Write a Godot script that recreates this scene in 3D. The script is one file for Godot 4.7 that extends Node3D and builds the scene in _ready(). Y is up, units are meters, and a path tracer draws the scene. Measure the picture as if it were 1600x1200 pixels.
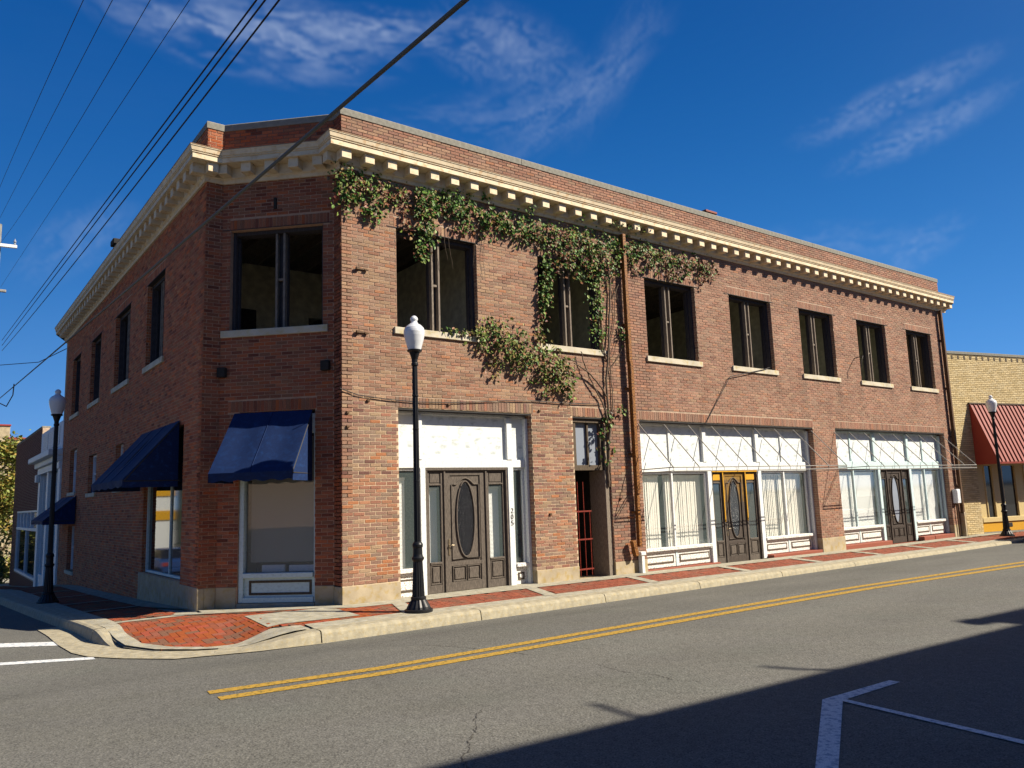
extends Node3D

const CAM := Vector3(-5.876, 1.706, 12.769)
const COURSE := 0.0652
var rng := RandomNumberGenerator.new()
var M := {}
var T := {}
var names := {}
var building: Node3D
var all_bricks := []        # [wall, transform, colour]
var FRONT := Transform3D()
var CHAM := Transform3D(Basis(Vector3(0.70711, 0, 0.70711), Vector3.UP, Vector3(-0.70711, 0, 0.70711)), Vector3(-1.5465, 0, -1.86))
var LEFT := Transform3D(Basis(Vector3(0, 0, 1), Vector3.UP, Vector3(-1, 0, 0)), Vector3(-1.86, 0, -18.8))
var RET_R := Transform3D(Basis(Vector3(0, 0, 1), Vector3.UP, Vector3(-1, 0, 0)), Vector3(0, 0, -0.3135))
var RET_L := Transform3D(Basis(), Vector3(-1.86, 0, -1.86))

# ------------------------------------------------------------------ mesh builder
class MB:
	var v := PackedVector3Array()
	var n := PackedVector3Array()
	var c := PackedColorArray()
	var tint := Color(1, 1, 1)
	var colored := false
	func tri(a: Vector3, b: Vector3, d: Vector3) -> void:
		var nn := (b - a).cross(d - a).normalized()
		v.append(a); v.append(d); v.append(b)
		for i in 3:
			n.append(nn); c.append(tint)
	func quad(a: Vector3, b: Vector3, d: Vector3, e: Vector3) -> void:
		var nn := (b - a).cross(d - a)
		if nn.length_squared() < 1e-14:
			nn = (d - a).cross(e - a)
		nn = nn.normalized()
		v.append(a); v.append(d); v.append(b); v.append(a); v.append(e); v.append(d)
		for i in 6:
			n.append(nn); c.append(tint)
	func squad(a: Vector3, b: Vector3, d: Vector3, e: Vector3, na: Vector3, nb: Vector3, nd: Vector3, ne: Vector3) -> void:
		v.append(a); v.append(d); v.append(b); v.append(a); v.append(e); v.append(d)
		n.append(na); n.append(nd); n.append(nb); n.append(na); n.append(ne); n.append(nd)
		for i in 6:
			c.append(tint)
	# box from corner p to corner q, edges bevelled by w, turned and moved by x
	func box(p: Vector3, q: Vector3, w := 0.0, x := Transform3D()) -> void:
		if w <= 0.0:
			var k := []
			for i in 8:
				k.append(x * Vector3(q.x if i & 1 else p.x, q.y if i & 2 else p.y, q.z if i & 4 else p.z))
			quad(k[4], k[5], k[7], k[6]); quad(k[1], k[0], k[2], k[3])
			quad(k[5], k[1], k[3], k[7]); quad(k[0], k[4], k[6], k[2])
			quad(k[6], k[7], k[3], k[2]); quad(k[0], k[1], k[5], k[4])
			return
		var lo := [p.x, p.y, p.z]; var hi := [q.x, q.y, q.z]
		for ax in 3:
			var b1 := (ax + 1) % 3; var b2 := (ax + 2) % 3
			for s in [0, 1]:
				var f := []
				for uv in [[0, 0], [1, 0], [1, 1], [0, 1]]:
					var a := [0.0, 0.0, 0.0]
					a[ax] = hi[ax] if s else lo[ax]
					a[b1] = (hi[b1] - w) if uv[0] else (lo[b1] + w)
					a[b2] = (hi[b2] - w) if uv[1] else (lo[b2] + w)
					f.append(x * Vector3(a[0], a[1], a[2]))
				if s: quad(f[0], f[1], f[2], f[3])
				else: quad(f[0], f[3], f[2], f[1])
			# edges along ax
			for s1 in [0, 1]:
				for s2 in [0, 1]:
					var e := []
					for t in [0, 1]:
						var a1 := [0.0, 0.0, 0.0]; var a2 := [0.0, 0.0, 0.0]
						a1[ax] = (hi[ax] - w) if t else (lo[ax] + w); a2[ax] = a1[ax]
						a1[b1] = hi[b1] if s1 else lo[b1]; a1[b2] = (hi[b2] - w) if s2 else (lo[b2] + w)
						a2[b1] = (hi[b1] - w) if s1 else (lo[b1] + w); a2[b2] = hi[b2] if s2 else lo[b2]
						e.append(x * Vector3(a1[0], a1[1], a1[2])); e.append(x * Vector3(a2[0], a2[1], a2[2]))
					_edge(e, x * ((p + q) / 2.0))
		for i in 8:
			var s := [1.0 if i & 1 else -1.0, 1.0 if i & 2 else -1.0, 1.0 if i & 4 else -1.0]
			var co := Vector3(q.x if i & 1 else p.x, q.y if i & 2 else p.y, q.z if i & 4 else p.z)
			var A := x * (co - Vector3(0, s[1] * w, s[2] * w)); var B := x * (co - Vector3(s[0] * w, 0, s[2] * w)); var D := x * (co - Vector3(s[0] * w, s[1] * w, 0))
			if s[0] * s[1] * s[2] > 0: tri(A, B, D)
			else: tri(A, D, B)
	func _edge(e: Array, mid: Vector3) -> void:
		var nn: Vector3 = (e[1] - e[0]).cross(e[3] - e[0])
		if nn.dot((e[0] + e[3]) / 2.0 - mid) > 0: quad(e[0], e[1], e[3], e[2])
		else: quad(e[0], e[2], e[3], e[1])
	func tube(pts: Array, r: float, sides := 8, r2 := -1.0) -> void:
		if r2 < 0: r2 = r
		var m := pts.size()
		var ring := []; var nor := []
		for i in m:
			var d: Vector3 = (pts[min(i + 1, m - 1)] - pts[max(i - 1, 0)]).normalized()
			var a := d.cross(Vector3.UP if absf(d.y) < 0.9 else Vector3.RIGHT).normalized()
			var b := a.cross(d).normalized()
			var rr := lerpf(r, r2, float(i) / (m - 1))
			var R := []; var N := []
			for k in sides:
				var t := TAU * k / sides
				var o := a * cos(t) + b * sin(t)
				R.append(pts[i] + o * rr); N.append(o)
			ring.append(R); nor.append(N)
		for i in m - 1:
			for k in sides:
				var l := (k + 1) % sides
				squad(ring[i][l], ring[i][k], ring[i + 1][k], ring[i + 1][l], nor[i][l], nor[i][k], nor[i + 1][k], nor[i + 1][l])
		for k in range(1, sides - 1):
			tri(ring[0][0], ring[0][k], ring[0][k + 1])
			tri(ring[m - 1][0], ring[m - 1][k + 1], ring[m - 1][k])
	# profile of (radius, height); flute > 0 cuts that depth into every second side
	func lathe(prof: Array, sides := 24, at := Vector3.ZERO, flute := 0.0) -> void:
		var ring := []
		for p in prof:
			var R := []
			for k in sides:
				var t := TAU * k / sides
				var rr: float = p.x * (1.0 - (flute if k % 2 else 0.0))
				R.append(at + Vector3(cos(t) * rr, p.y, -sin(t) * rr))
			ring.append(R)
		for i in prof.size() - 1:
			var s: Vector2 = (prof[i + 1] - prof[i])
			for k in sides:
				var l := (k + 1) % sides
				if flute > 0.0:
					quad(ring[i][k], ring[i][l], ring[i + 1][l], ring[i + 1][k])
				else:
					var t0 := TAU * k / sides; var t1 := TAU * (k + 1) / sides
					var n0 := Vector3(cos(t0) * s.y, -s.x, -sin(t0) * s.y).normalized(); var n1 := Vector3(cos(t1) * s.y, -s.x, -sin(t1) * s.y).normalized()
					squad(ring[i][k], ring[i][l], ring[i + 1][l], ring[i + 1][k], n0, n1, n1, n0)
	func grid(f: Callable, nu: int, nv: int) -> void:   # f(u, v) in 0..1; smooth
		var P := []; 
		for i in nu + 1:
			var row := []
			for j in nv + 1:
				row.append(f.call(float(i) / nu, float(j) / nv))
			P.append(row)
		var N := []
		for i in nu + 1:
			var row := []
			for j in nv + 1:
				var du: Vector3 = P[min(i + 1, nu)][j] - P[max(i - 1, 0)][j]
				var dv: Vector3 = P[i][min(j + 1, nv)] - P[i][max(j - 1, 0)]
				row.append(du.cross(dv).normalized())
			N.append(row)
		for i in nu:
			for j in nv:
				squad(P[i][j], P[i + 1][j], P[i + 1][j + 1], P[i][j + 1], N[i][j], N[i + 1][j], N[i + 1][j + 1], N[i][j + 1])
	func put(mesh: ArrayMesh) -> void:
		if v.is_empty(): return
		var a := []
		a.resize(Mesh.ARRAY_MAX)
		a[Mesh.ARRAY_VERTEX] = v; a[Mesh.ARRAY_NORMAL] = n
		if colored: a[Mesh.ARRAY_COLOR] = c
		mesh.add_surface_from_arrays(Mesh.PRIMITIVE_TRIANGLES, a)
	func mesh(m: Material) -> ArrayMesh:
		var r := ArrayMesh.new()
		put(r)
		r.surface_set_material(0, m)
		return r

# ------------------------------------------------------------------ nodes
func numbered(s: String) -> String:
	var k: int = names.get(s, 0)
	names[s] = k + 1
	return s if k == 0 else "%s_%03d" % [s, k]

func thing(called: String, label: String, category: String, at := Vector3.ZERO, turn := 0.0, group := "") -> Node3D:
	var o := Node3D.new()
	o.name = numbered(called)
	add_child(o)
	o.position = at
	o.rotation.y = turn
	o.set_meta("label", label)
	o.set_meta("category", category)
	if group: o.set_meta("group", group)
	return o

func obj(called: String, b: MB, m: Material, parent: Node = null, label := "") -> MeshInstance3D:
	var o := MeshInstance3D.new()
	o.mesh = b.mesh(m)
	if parent == null:
		o.name = numbered(called)
		add_child(o)
	else:
		o.name = called
		parent.add_child(o, true)
	if label: o.set_meta("label", label)
	return o

func struct(called: String, b: MB, m: Material) -> MeshInstance3D:
	var o := obj(called, b, m)
	o.set_meta("kind", "structure")
	return o

func scatter(called: String, mesh: Mesh, xf: Array, cols: Array, parent: Node) -> MultiMeshInstance3D:
	var mm := MultiMesh.new()
	mm.transform_format = MultiMesh.TRANSFORM_3D
	mm.use_colors = true
	mm.mesh = mesh
	mm.instance_count = xf.size()
	for i in xf.size():
		mm.set_instance_transform(i, xf[i])
		mm.set_instance_color(i, cols[i])
	var o := MultiMeshInstance3D.new()
	o.multimesh = mm
	o.name = called
	parent.add_child(o, true)
	o.set_meta("kind", "stuff")
	return o

# ------------------------------------------------------------------ textures and materials
func noise(kind: int, freq: float, oct: int, seed_: int) -> FastNoiseLite:
	var f := FastNoiseLite.new()
	f.noise_type = kind
	f.frequency = freq
	f.fractal_octaves = oct
	f.seed = seed_
	return f

func tex(size: int, f: Callable, mip := true) -> ImageTexture:
	var d := PackedByteArray()
	d.resize(size * size * 3)
	var k := 0
	for y in size:
		for x in size:
			var c: Color = f.call(x, y)
			d[k] = clampi(int(c.r * 255.0), 0, 255); d[k + 1] = clampi(int(c.g * 255.0), 0, 255); d[k + 2] = clampi(int(c.b * 255.0), 0, 255)
			k += 3
	return ImageTexture.create_from_image(Image.create_from_data(size, size, false, Image.FORMAT_RGB8, d))

func seamless(freq: float, oct: int, seed_: int, size := 512, kind := FastNoiseLite.TYPE_SIMPLEX_SMOOTH) -> PackedByteArray:
	var im := noise(kind, freq, oct, seed_).get_seamless_image(size, size)
	im.convert(Image.FORMAT_L8)
	return im.get_data()

func g(x: float) -> Color:
	return Color(x, x, x)

func mat(col: Color, rough := 0.85, t: Texture2D = null, size := 1.0, vcol := false, nrm: Texture2D = null, nsc := 0.5) -> StandardMaterial3D:
	var m := StandardMaterial3D.new()
	m.albedo_color = col.linear_to_srgb()
	m.roughness = rough
	m.metallic_specular = 0.35
	if t:
		m.albedo_texture = t
	if nrm:
		m.normal_enabled = true
		m.normal_texture = nrm
		m.normal_scale = nsc
	if t or nrm:
		m.uv1_triplanar = true
		m.uv1_world_triplanar = true
		m.uv1_scale = Vector3.ONE / size
	m.vertex_color_use_as_albedo = vcol
	return m

func make_textures() -> void:
	var a := seamless(0.05, 4, 1); var b := seamless(0.012, 4, 2); var c := seamless(0.25, 2, 3); var w := seamless(0.03, 5, 9)
	T.grain = tex(512, func(x, y):
		var i: int = y * 512 + x
		return g(0.70 + 0.26 * (a[i] / 255.0) + 0.12 * (c[i] / 255.0) - 0.02))
	T.blotch = tex(512, func(x, y):
		var i: int = y * 512 + x
		return g(0.78 + 0.20 * (b[i] / 255.0) + 0.08 * (c[i] / 255.0)))
	var r1 := RandomNumberGenerator.new(); r1.seed = 5
	T.asphalt = tex(512, func(x, y):
		var i: int = y * 512 + x
		var s := r1.randf()
		var k: float = 0.60 + 0.26 * (c[i] / 255.0) + 0.12 * (a[i] / 255.0) + (0.22 if s > 0.965 else 0.0) - (0.22 if s < 0.06 else 0.0) + (s - 0.5) * 0.22
		return Color(k, k * 0.985, k * 0.96))
	T.concrete = tex(512, func(x, y):
		var i: int = y * 512 + x
		var k: float = 0.70 + 0.22 * (b[i] / 255.0) + 0.06 * (a[i] / 255.0) + (r1.randf() - 0.5) * 0.07
		var s := clampf((w[i] / 255.0 - 0.56) * 3.0, 0, 1)
		return Color(k, k * (1.0 - 0.05 * s), k * (1.0 - 0.17 * s)))
	T.limestone = tex(512, func(x, y):
		var i: int = y * 512 + x
		var k: float = 0.80 + 0.16 * (b[i] / 255.0) + (r1.randf() - 0.5) * 0.05
		var s := clampf((w[i] / 255.0 - 0.52) * 3.5, 0, 1)
		return Color(k * (1.0 - 0.03 * s), k * (1.0 - 0.07 * s), k * (1.0 - 0.22 * s)))
	var wv := noise(FastNoiseLite.TYPE_SIMPLEX_SMOOTH, 0.02, 4, 14)
	T.wood = tex(512, func(x, y):
		var k := wv.get_noise_2d(x * 5.0, y * 0.35) * 0.5 + 0.5
		var h := wv.get_noise_2d(x * 16.0 + 900.0, y * 0.8) * 0.5 + 0.5
		return g(clampf(0.36 + 0.62 * k + 0.42 * (h - 0.5), 0.15, 1.0)))
	T.peel = tex(512, func(x, y):
		var i: int = y * 512 + x
		var s := clampf((w[(i * 1) % (512 * 512)] / 255.0 - 0.60) * 9.0, 0, 1) * clampf((c[i] / 255.0) * 2.2 - 0.2, 0, 1)
		return Color(1, 1, 1).lerp(Color(0.52, 0.42, 0.32), s))
	T.dirty = tex(512, func(x, y):
		var i: int = y * 512 + x
		var s := clampf((w[i] / 255.0 - 0.50) * 2.2, 0, 1) * (0.5 + 0.5 * c[i] / 255.0)
		return Color(0.99, 0.99, 0.98).lerp(Color(0.80, 0.82, 0.80), s))
	T.grime = tex(512, func(x, y):
		var i: int = y * 512 + x
		var s := clampf(0.5 + 1.4 * wv.get_noise_2d(x * 0.35, y * 1.5), 0, 1) * clampf((b[i] / 255.0 - 0.42) * 3.0, 0, 1)
		return Color(0.99, 0.99, 0.98).lerp(Color(0.80, 0.82, 0.81), s))
	T.worn = tex(512, func(x, y):
		var i: int = y * 512 + x
		var s := clampf((a[i] / 255.0 - 0.50) * 4.0, 0, 1) * 0.55 + clampf((c[i] / 255.0 - 0.55) * 4.0, 0, 1) * 0.35
		var k: float = 0.82 + 0.14 * r1.randf()
		return Color(k, k, k).lerp(Color(0.42, 0.50, 0.60), clampf(s, 0, 0.8)))
	T.rust = tex(512, func(x, y):
		var i: int = y * 512 + x
		var s := clampf((w[i] / 255.0 - 0.58) * 2.6, 0, 1)
		var k: float = 0.88 + 0.12 * (b[i] / 255.0)
		return Color(k, k, k).lerp(Color(0.76, 0.58, 0.40), s * 0.6))
	T.metalrust = tex(512, func(x, y):
		var i: int = y * 512 + x
		var s: float = w[i] / 255.0
		return Color(1.0, 0.88, 0.7).lerp(Color(0.55, 0.42, 0.34), clampf((s - 0.35) * 2.5, 0, 1)))
	T.cloth = tex(512, func(x, y):
		var i: int = y * 512 + x
		var s := clampf((b[i] / 255.0 - 0.55) * 3.0, 0, 1)
		return g(0.58 + 0.16 * (a[i] / 255.0)).lerp(Color(1.0, 1.0, 0.92), s * 0.8))
	var hm := noise(FastNoiseLite.TYPE_SIMPLEX_SMOOTH, 0.16, 3, 33).get_seamless_image(512, 512)
	hm.bump_map_to_normal_map(6.0)
	T.bump = ImageTexture.create_from_image(hm)
	var hc := noise(FastNoiseLite.TYPE_SIMPLEX_SMOOTH, 0.03, 4, 35).get_seamless_image(512, 512)
	hc.bump_map_to_normal_map(5.0)
	T.waves = ImageTexture.create_from_image(hc)

func make_materials() -> void:
	M.brick = mat(Color(1, 1, 1), 0.9, T.grain, 0.7, true, T.bump, 0.5)
	M.mortar_shade = mat(Color(0.47, 0.29, 0.19), 0.95, T.blotch, 0.8)  # mortar copy for the shaded walls, warm shade put into its colour
	M.mortar = mat(Color(0.58, 0.45, 0.31), 0.95, T.blotch, 0.8)
	M.mortar_dark = mat(Color(0.15, 0.105, 0.085), 0.95, T.blotch, 0.8)
	M.limestone = mat(Color(0.46, 0.385, 0.265), 0.85, T.limestone, 2.6)
	M.sill = mat(Color(0.62, 0.57, 0.45), 0.85, T.limestone, 3.1)
	M.coping = mat(Color(0.24, 0.235, 0.20), 0.9, T.blotch, 0.7)
	M.cornice = mat(Color(0.70, 0.59, 0.41), 0.7, T.rust, 2.3)
	M.cornice_top = mat(Color(0.30, 0.20, 0.12), 0.8, T.rust, 0.9)
	M.white = mat(Color(0.66, 0.69, 0.70), 0.55, T.dirty, 0.9)
	M.white_board = mat(Color(0.63, 0.665, 0.68), 0.5, T.grime, 1.3)
	M.peel = mat(Color(0.66, 0.66, 0.64), 0.65, T.peel, 0.6)
	M.bare = mat(Color(0.19, 0.145, 0.10), 0.85, T.wood, 0.5)
	M.aqua = mat(Color(0.50, 0.63, 0.66), 0.55, T.dirty, 0.9)
	M.oldwood = mat(Color(0.215, 0.18, 0.148), 0.75, T.wood, 0.45)
	M.oldwood_v = mat(Color(1, 1, 1), 0.6, T.wood, 0.45, true)
	M.darkwood = mat(Color(0.10, 0.075, 0.06), 0.7, T.wood, 0.45)
	M.frame = mat(Color(0.10, 0.09, 0.10), 0.8, T.wood, 0.45)
	M.mull = mat(Color(0.42, 0.35, 0.28), 0.85, T.wood, 0.45)
	M.black = mat(Color(0.012, 0.013, 0.016), 0.42, T.grain, 0.5)
	M.iron = mat(Color(0.03, 0.028, 0.028), 0.6)
	M.pipe = mat(Color(0.13, 0.10, 0.075), 0.6, T.metalrust, 0.4)
	M.galv = mat(Color(0.28, 0.27, 0.25), 0.5, T.blotch, 0.5)
	M.red_iron = mat(Color(0.22, 0.035, 0.03), 0.6, T.metalrust, 0.4)
	M.downspout = mat(Color(0.26, 0.15, 0.055), 0.6, T.metalrust, 0.7)
	M.globe = mat(Color(0.60, 0.63, 0.66), 0.12)
	M.globe.clearcoat_enabled = true; M.globe.clearcoat = 0.6
	M.globe.backlight_enabled = true
	M.globe.backlight = Color(0.5, 0.5, 0.52)
	M.asphalt = mat(Color(1, 1, 1), 0.9, T.asphalt, 3.3, true, T.bump, 0.12)
	M.concrete = mat(Color(0.43, 0.41, 0.33), 0.9, T.concrete, 1.6, false, T.bump, 0.25)
	M.kerb = mat(Color(0.45, 0.41, 0.30), 0.9, T.concrete, 1.1, false, T.bump, 0.25)
	M.sandbed = mat(Color(0.17, 0.065, 0.04), 0.95, T.blotch, 0.5)
	M.paver = mat(Color(1, 1, 1), 0.9, T.grain, 0.3, true, T.bump, 0.5)
	M.yellow = mat(Color(0.47, 0.285, 0.045), 0.85, T.worn, 1.7)
	M.paint = mat(Color(0.80, 0.80, 0.78), 0.85, T.worn, 1.9)
	M.crack = mat(Color(0.05, 0.047, 0.042), 0.95)
	M.step = mat(Color(0.30, 0.085, 0.05), 0.7, T.grain, 0.5)
	M.awning = mat(Color(0.0065, 0.038, 0.165), 0.8, T.cloth, 1.0)
	M.plaster = mat(Color(0.70, 0.70, 0.52), 0.9, T.blotch, 1.6)
	M.plank = mat(Color(0.42, 0.36, 0.28), 0.9, T.wood, 0.8)
	M.dark = mat(Color(0.03, 0.028, 0.026), 0.9, T.blotch, 1.0)
	M.blind = mat(Color(0.84, 0.82, 0.74), 0.6)
	M.blind_cool = mat(Color(0.84, 0.86, 0.84), 0.6)
	M.blind_shaded = mat(Color(0.20, 0.20, 0.185), 0.6)  # awning shade over the corner window put into a darker blind colour
	M.ornate = mat(Color(0.028, 0.032, 0.042), 0.18, T.asphalt, 0.35, false, T.bump, 1.6)
	M.ornate2 = mat(Color(0.10, 0.12, 0.145), 0.2, T.asphalt, 0.35, false, T.bump, 1.2)
	M.nickel = mat(Color(0.35, 0.29, 0.2), 0.35); M.nickel.metallic = 0.9
	M.glass = StandardMaterial3D.new()
	M.glass.transparency = BaseMaterial3D.TRANSPARENCY_ALPHA
	M.glass.albedo_color = Color(0.55, 0.62, 0.62, 0.10)
	M.glass.roughness = 0.02
	M.glass.metallic_specular = 0.6
	M.darkglass = mat(Color(0.012, 0.013, 0.015), 0.04)
	M.darkglass.metallic_specular = 0.6
	M.milkglass = mat(Color(0.22, 0.25, 0.30), 0.12)
	M.cable = mat(Color(0.10, 0.10, 0.09), 0.7)
	M.wire = mat(Color(0.012, 0.012, 0.02), 0.7)
	M.leaf = mat(Color(1, 1, 1), 0.5, null, 1.0, true)
	M.leaf.backlight_enabled = true
	M.leaf.backlight = Color(0.45, 0.5, 0.3)
	M.stem = mat(Color(0.10, 0.075, 0.055), 0.9)
	M.mustard = mat(Color(0.72, 0.38, 0.02), 0.6, T.grain, 0.8)
	M.cream = mat(Color(0.72, 0.57, 0.27), 0.6, T.grain, 0.8)
	M.red_metal = mat(Color(0.31, 0.048, 0.033), 0.6, T.grain, 1.0)
	M.mortar_y = mat(Color(0.30, 0.21, 0.09), 0.95, T.blotch, 0.8)
	M.shopwhite = mat(Color(0.62, 0.64, 0.68), 0.7, T.dirty, 0.9)
	M.tar = mat(Color(0.06, 0.06, 0.06), 0.9, T.blotch, 1.0)

# ------------------------------------------------------------------ ground heights
func slope_table(z: float) -> float:
	var a := -z
	var tz := [-2.1, 1.9, 6.3, 10.5, 14.6, 18.5, 24.0, 34.0, 60.0, 400.0]
	var ty := [-0.05, -0.05, -0.21, -0.34, -0.45, -0.68, -1.1, -1.7, -3.0, -8.0]
	if a <= tz[0]: return ty[0]
	for i in 9:
		if a <= tz[i + 1]:
			return lerpf(ty[i], ty[i + 1], (a - tz[i]) / (tz[i + 1] - tz[i]))
	return ty[9]

func road_y(x: float, z: float) -> float:
	if z > 2.1 and z < 7.6:
		return -0.19 + 0.1 * (1.0 - pow((z - 4.85) / 2.75, 2.0))
	return slope_table(z) - 0.14

func walk_y(x: float, z: float) -> float:
	var y := slope_table(z) + 0.05 - 0.05 * clampf((-z) / 1.9, 0.0, 1.0) if z < 0.0 else 0.0
	if z < -1.9: y = slope_table(z)
	y -= 0.0055 * clampf(x, 0.0, 17.0) + 0.022 * clampf(z, 0.0, 2.2)
	# the ramp at the corner falls to the road
	var d := Vector2(x + 1.7, z + 1.5).length()
	var ang := atan2(z + 1.5, -(x + 1.7))   # 0 towards -x, 90 deg towards +z
	var side := smoothstep(0.36, 0.70, ang) * smoothstep(PI / 2 + 0.10, PI / 2 - 0.22, ang)
	y -= 0.152 * smoothstep(0.9, 2.7, d) * side
	if z > -0.8 and x < -1.35:
		pass
	return y

# a sheet over a polygon in (x, z), cut into cells and laid on the height function
func sheet(b: MB, poly: PackedVector2Array, cell: float, h: Callable, up: float) -> void:
	var lo := poly[0]; var hi := poly[0]
	for p in poly:
		lo = lo.min(p); hi = hi.max(p)
	var x := lo.x
	while x < hi.x:
		var z := lo.y
		while z < hi.y:
			var c := PackedVector2Array([Vector2(x, z), Vector2(x + cell, z), Vector2(x + cell, z + cell), Vector2(x, z + cell)])
			for piece in Geometry2D.intersect_polygons(poly, c):
				var ix := Geometry2D.triangulate_polygon(piece)
				for k in range(0, ix.size(), 3):
					var q := []
					for j in 3:
						var p: Vector2 = piece[ix[k + j]]
						q.append(Vector3(p.x, h.call(p.x, p.y) + up, p.y))
					if (q[1] - q[0]).cross(q[2] - q[0]).y > 0: b.tri(q[0], q[1], q[2])
					else: b.tri(q[0], q[2], q[1])
			z += cell
		x += cell

func P2(a: Array) -> PackedVector2Array:
	var r := PackedVector2Array()
	for i in range(0, a.size(), 2):
		r.append(Vector2(a[i], a[i + 1]))
	return r

# ------------------------------------------------------------------ brickwork
var PAL := [Color(0.30, 0.175, 0.125), Color(0.255, 0.165, 0.125), Color(0.33, 0.205, 0.145), Color(0.36, 0.185, 0.11), Color(0.24, 0.175, 0.135), Color(0.33, 0.235, 0.155), Color(0.21, 0.12, 0.10), Color(0.37, 0.165, 0.08), Color(0.29, 0.145, 0.10), Color(0.27, 0.20, 0.15), Color(0.16, 0.085, 0.07), Color(0.35, 0.26, 0.17)]
var stain := FastNoiseLite.new()
# old soot and water marks on the front: blotches, and runs under the ends of the sills
func weather(p: Vector3) -> float:
	var k := 1.0 + 0.16 * stain.get_noise_2d(p.x * 0.55, p.y * 0.8) + 0.10 * stain.get_noise_2d(p.x * 3.1 + 50.0, p.y * 0.5)
	for w in WIN:
		for e in [w[0] - 0.05, w[1] + 0.07]:
			if p.y < SB and p.y > 3.5 and absf(p.x + 0.1 - e) < 0.16:
				k *= 1.0 - 0.22 * (p.y - 3.5) / (SB - 3.5)
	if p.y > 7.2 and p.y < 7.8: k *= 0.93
	return k

func brick_colour(p: Vector3, wall: int) -> Color:
	var w := [4.0, 3.5, 3.0, 1.2, 2.5, 1.5, 1.2, 0.5, 2.5, 2.0, 0.5, 1.0]
	if wall == 0:
		var low := clampf(1.0 - p.y / 3.2, 0, 1) * clampf(1.0 - p.x / 9.0, 0.1, 1.0)
		w[3] += 4.0 * low; w[7] += 3.5 * low; w[4] += 2.0 * low
		if p.y > 3.4 and p.x < 4.0: w[5] += 4.0; w[11] += 2.0
		if p.x > 7.0: w[0] += 3.0; w[8] += 1.5; w[2] += 2.0; w[11] *= 0.3
		if p.y > 8.3: w[8] += 4.0; w[3] += 1.0; w[0] += 2.0
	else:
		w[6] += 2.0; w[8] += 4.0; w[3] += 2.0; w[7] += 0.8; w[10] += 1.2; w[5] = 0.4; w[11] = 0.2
	var s := 0.0
	for k in w: s += k
	var r := rng.randf() * s
	for i in w.size():
		r -= w[i]
		if r <= 0.0:
			var c: Color = PAL[i]
			if wall == 0:
				if p.x > 7.0 or p.y > 8.3: c = c.lerp(Color(0.345, 0.205, 0.148), 0.45)
				elif p.y > 3.5: c = c.lerp(Color(0.345, 0.205, 0.132), 0.35)
				var st := weather(p)
				return Color(c.r * 1.14 * st, c.g * 1.07 * st, c.b * 1.03 * st)
			return (Color(c.r * 1.22, c.g * 0.72, c.b * 0.52) if p.z > -1.87 else Color(c.r * 1.75, c.g * 1.02, c.b * 0.66))  # shaded walls: the warm tone of their shade is put into the brick colour
	return PAL[0]

func brick_mesh(m: Material) -> ArrayMesh:
	var b := MB.new()
	var bx := 0.010; var by := 0.035; var d := 1.0
	var o := [Vector3(0, 0, 0), Vector3(1, 0, 0), Vector3(1, 1, 0), Vector3(0, 1, 0)]
	var i := [Vector3(bx, by, d), Vector3(1 - bx, by, d), Vector3(1 - bx, 1 - by, d), Vector3(bx, 1 - by, d)]
	b.quad(i[0], i[1], i[2], i[3])
	for k in 4:
		var l := (k + 1) % 4
		b.quad(o[k], o[l], i[l], i[k])
	return b.mesh(m)

# running bond on a w wide wall between y0 and y1 in the plane z = 0 of frame, holes as Rect2(s, y, w, h)
func lay(wall: Node3D, f: Transform3D, w: float, y0: float, y1: float, holes: Array, kind: int, shift := 0.0) -> void:
	var k := int(floor(y0 / COURSE + 0.001))
	while (k + 0.5) * COURSE < y1:
		var y := k * COURSE
		k += 1
		if y + 0.5 * COURSE < y0: continue
		var s := -(0.109 if k % 2 else 0.0) - shift
		var mid := y + COURSE * 0.5
		while s < w:
			var a := maxf(s, 0.002); var e := minf(s + 0.2045 + rng.randf_range(-0.003, 0.003), w - 0.002)
			s += 0.2175
			var parts := [[a, e]]
			for h in holes:
				if mid < h.position.y or mid > h.end.y: continue
				var nx := []
				for p in parts:
					if p[1] <= h.position.x or p[0] >= h.end.x:
						nx.append(p); continue
					if p[0] < h.position.x: nx.append([p[0], h.position.x - 0.002])
					if p[1] > h.end.x: nx.append([h.end.x + 0.002, p[1]])
				parts = nx
			for p in parts:
				if p[1] - p[0] < 0.025: continue
				add_brick(wall, f, Vector3(p[0], y + 0.005 + rng.randf_range(-0.0015, 0.0015), 0), Vector3(p[1] - p[0], COURSE - 0.0108, rng.randf_range(0.004, 0.009)), kind, rng.randf_range(-0.006, 0.006))

func add_brick(wall: Node3D, f: Transform3D, p: Vector3, size: Vector3, kind: int, roll := 0.0) -> void:
	var t := f * Transform3D(Basis(Vector3(0, 0, 1), roll) * Basis.from_scale(size), p)
	var c := brick_colour(wall.transform * t.origin, kind)
	all_bricks.append([wall, t, c])

func soldiers(wall: Node3D, f: Transform3D, s0: float, s1: float, y0: float, kind: int, h := 0.207) -> void:
	var s := s0
	while s < s1 - 0.03:
		add_brick(wall, f, Vector3(s + 0.004, y0 + 0.005, 0), Vector3(minf(0.062, s1 - s - 0.006), h - 0.01, rng.randf_range(0.004, 0.009)), kind, rng.randf_range(-0.006, 0.006))
		s += 0.0705

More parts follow.
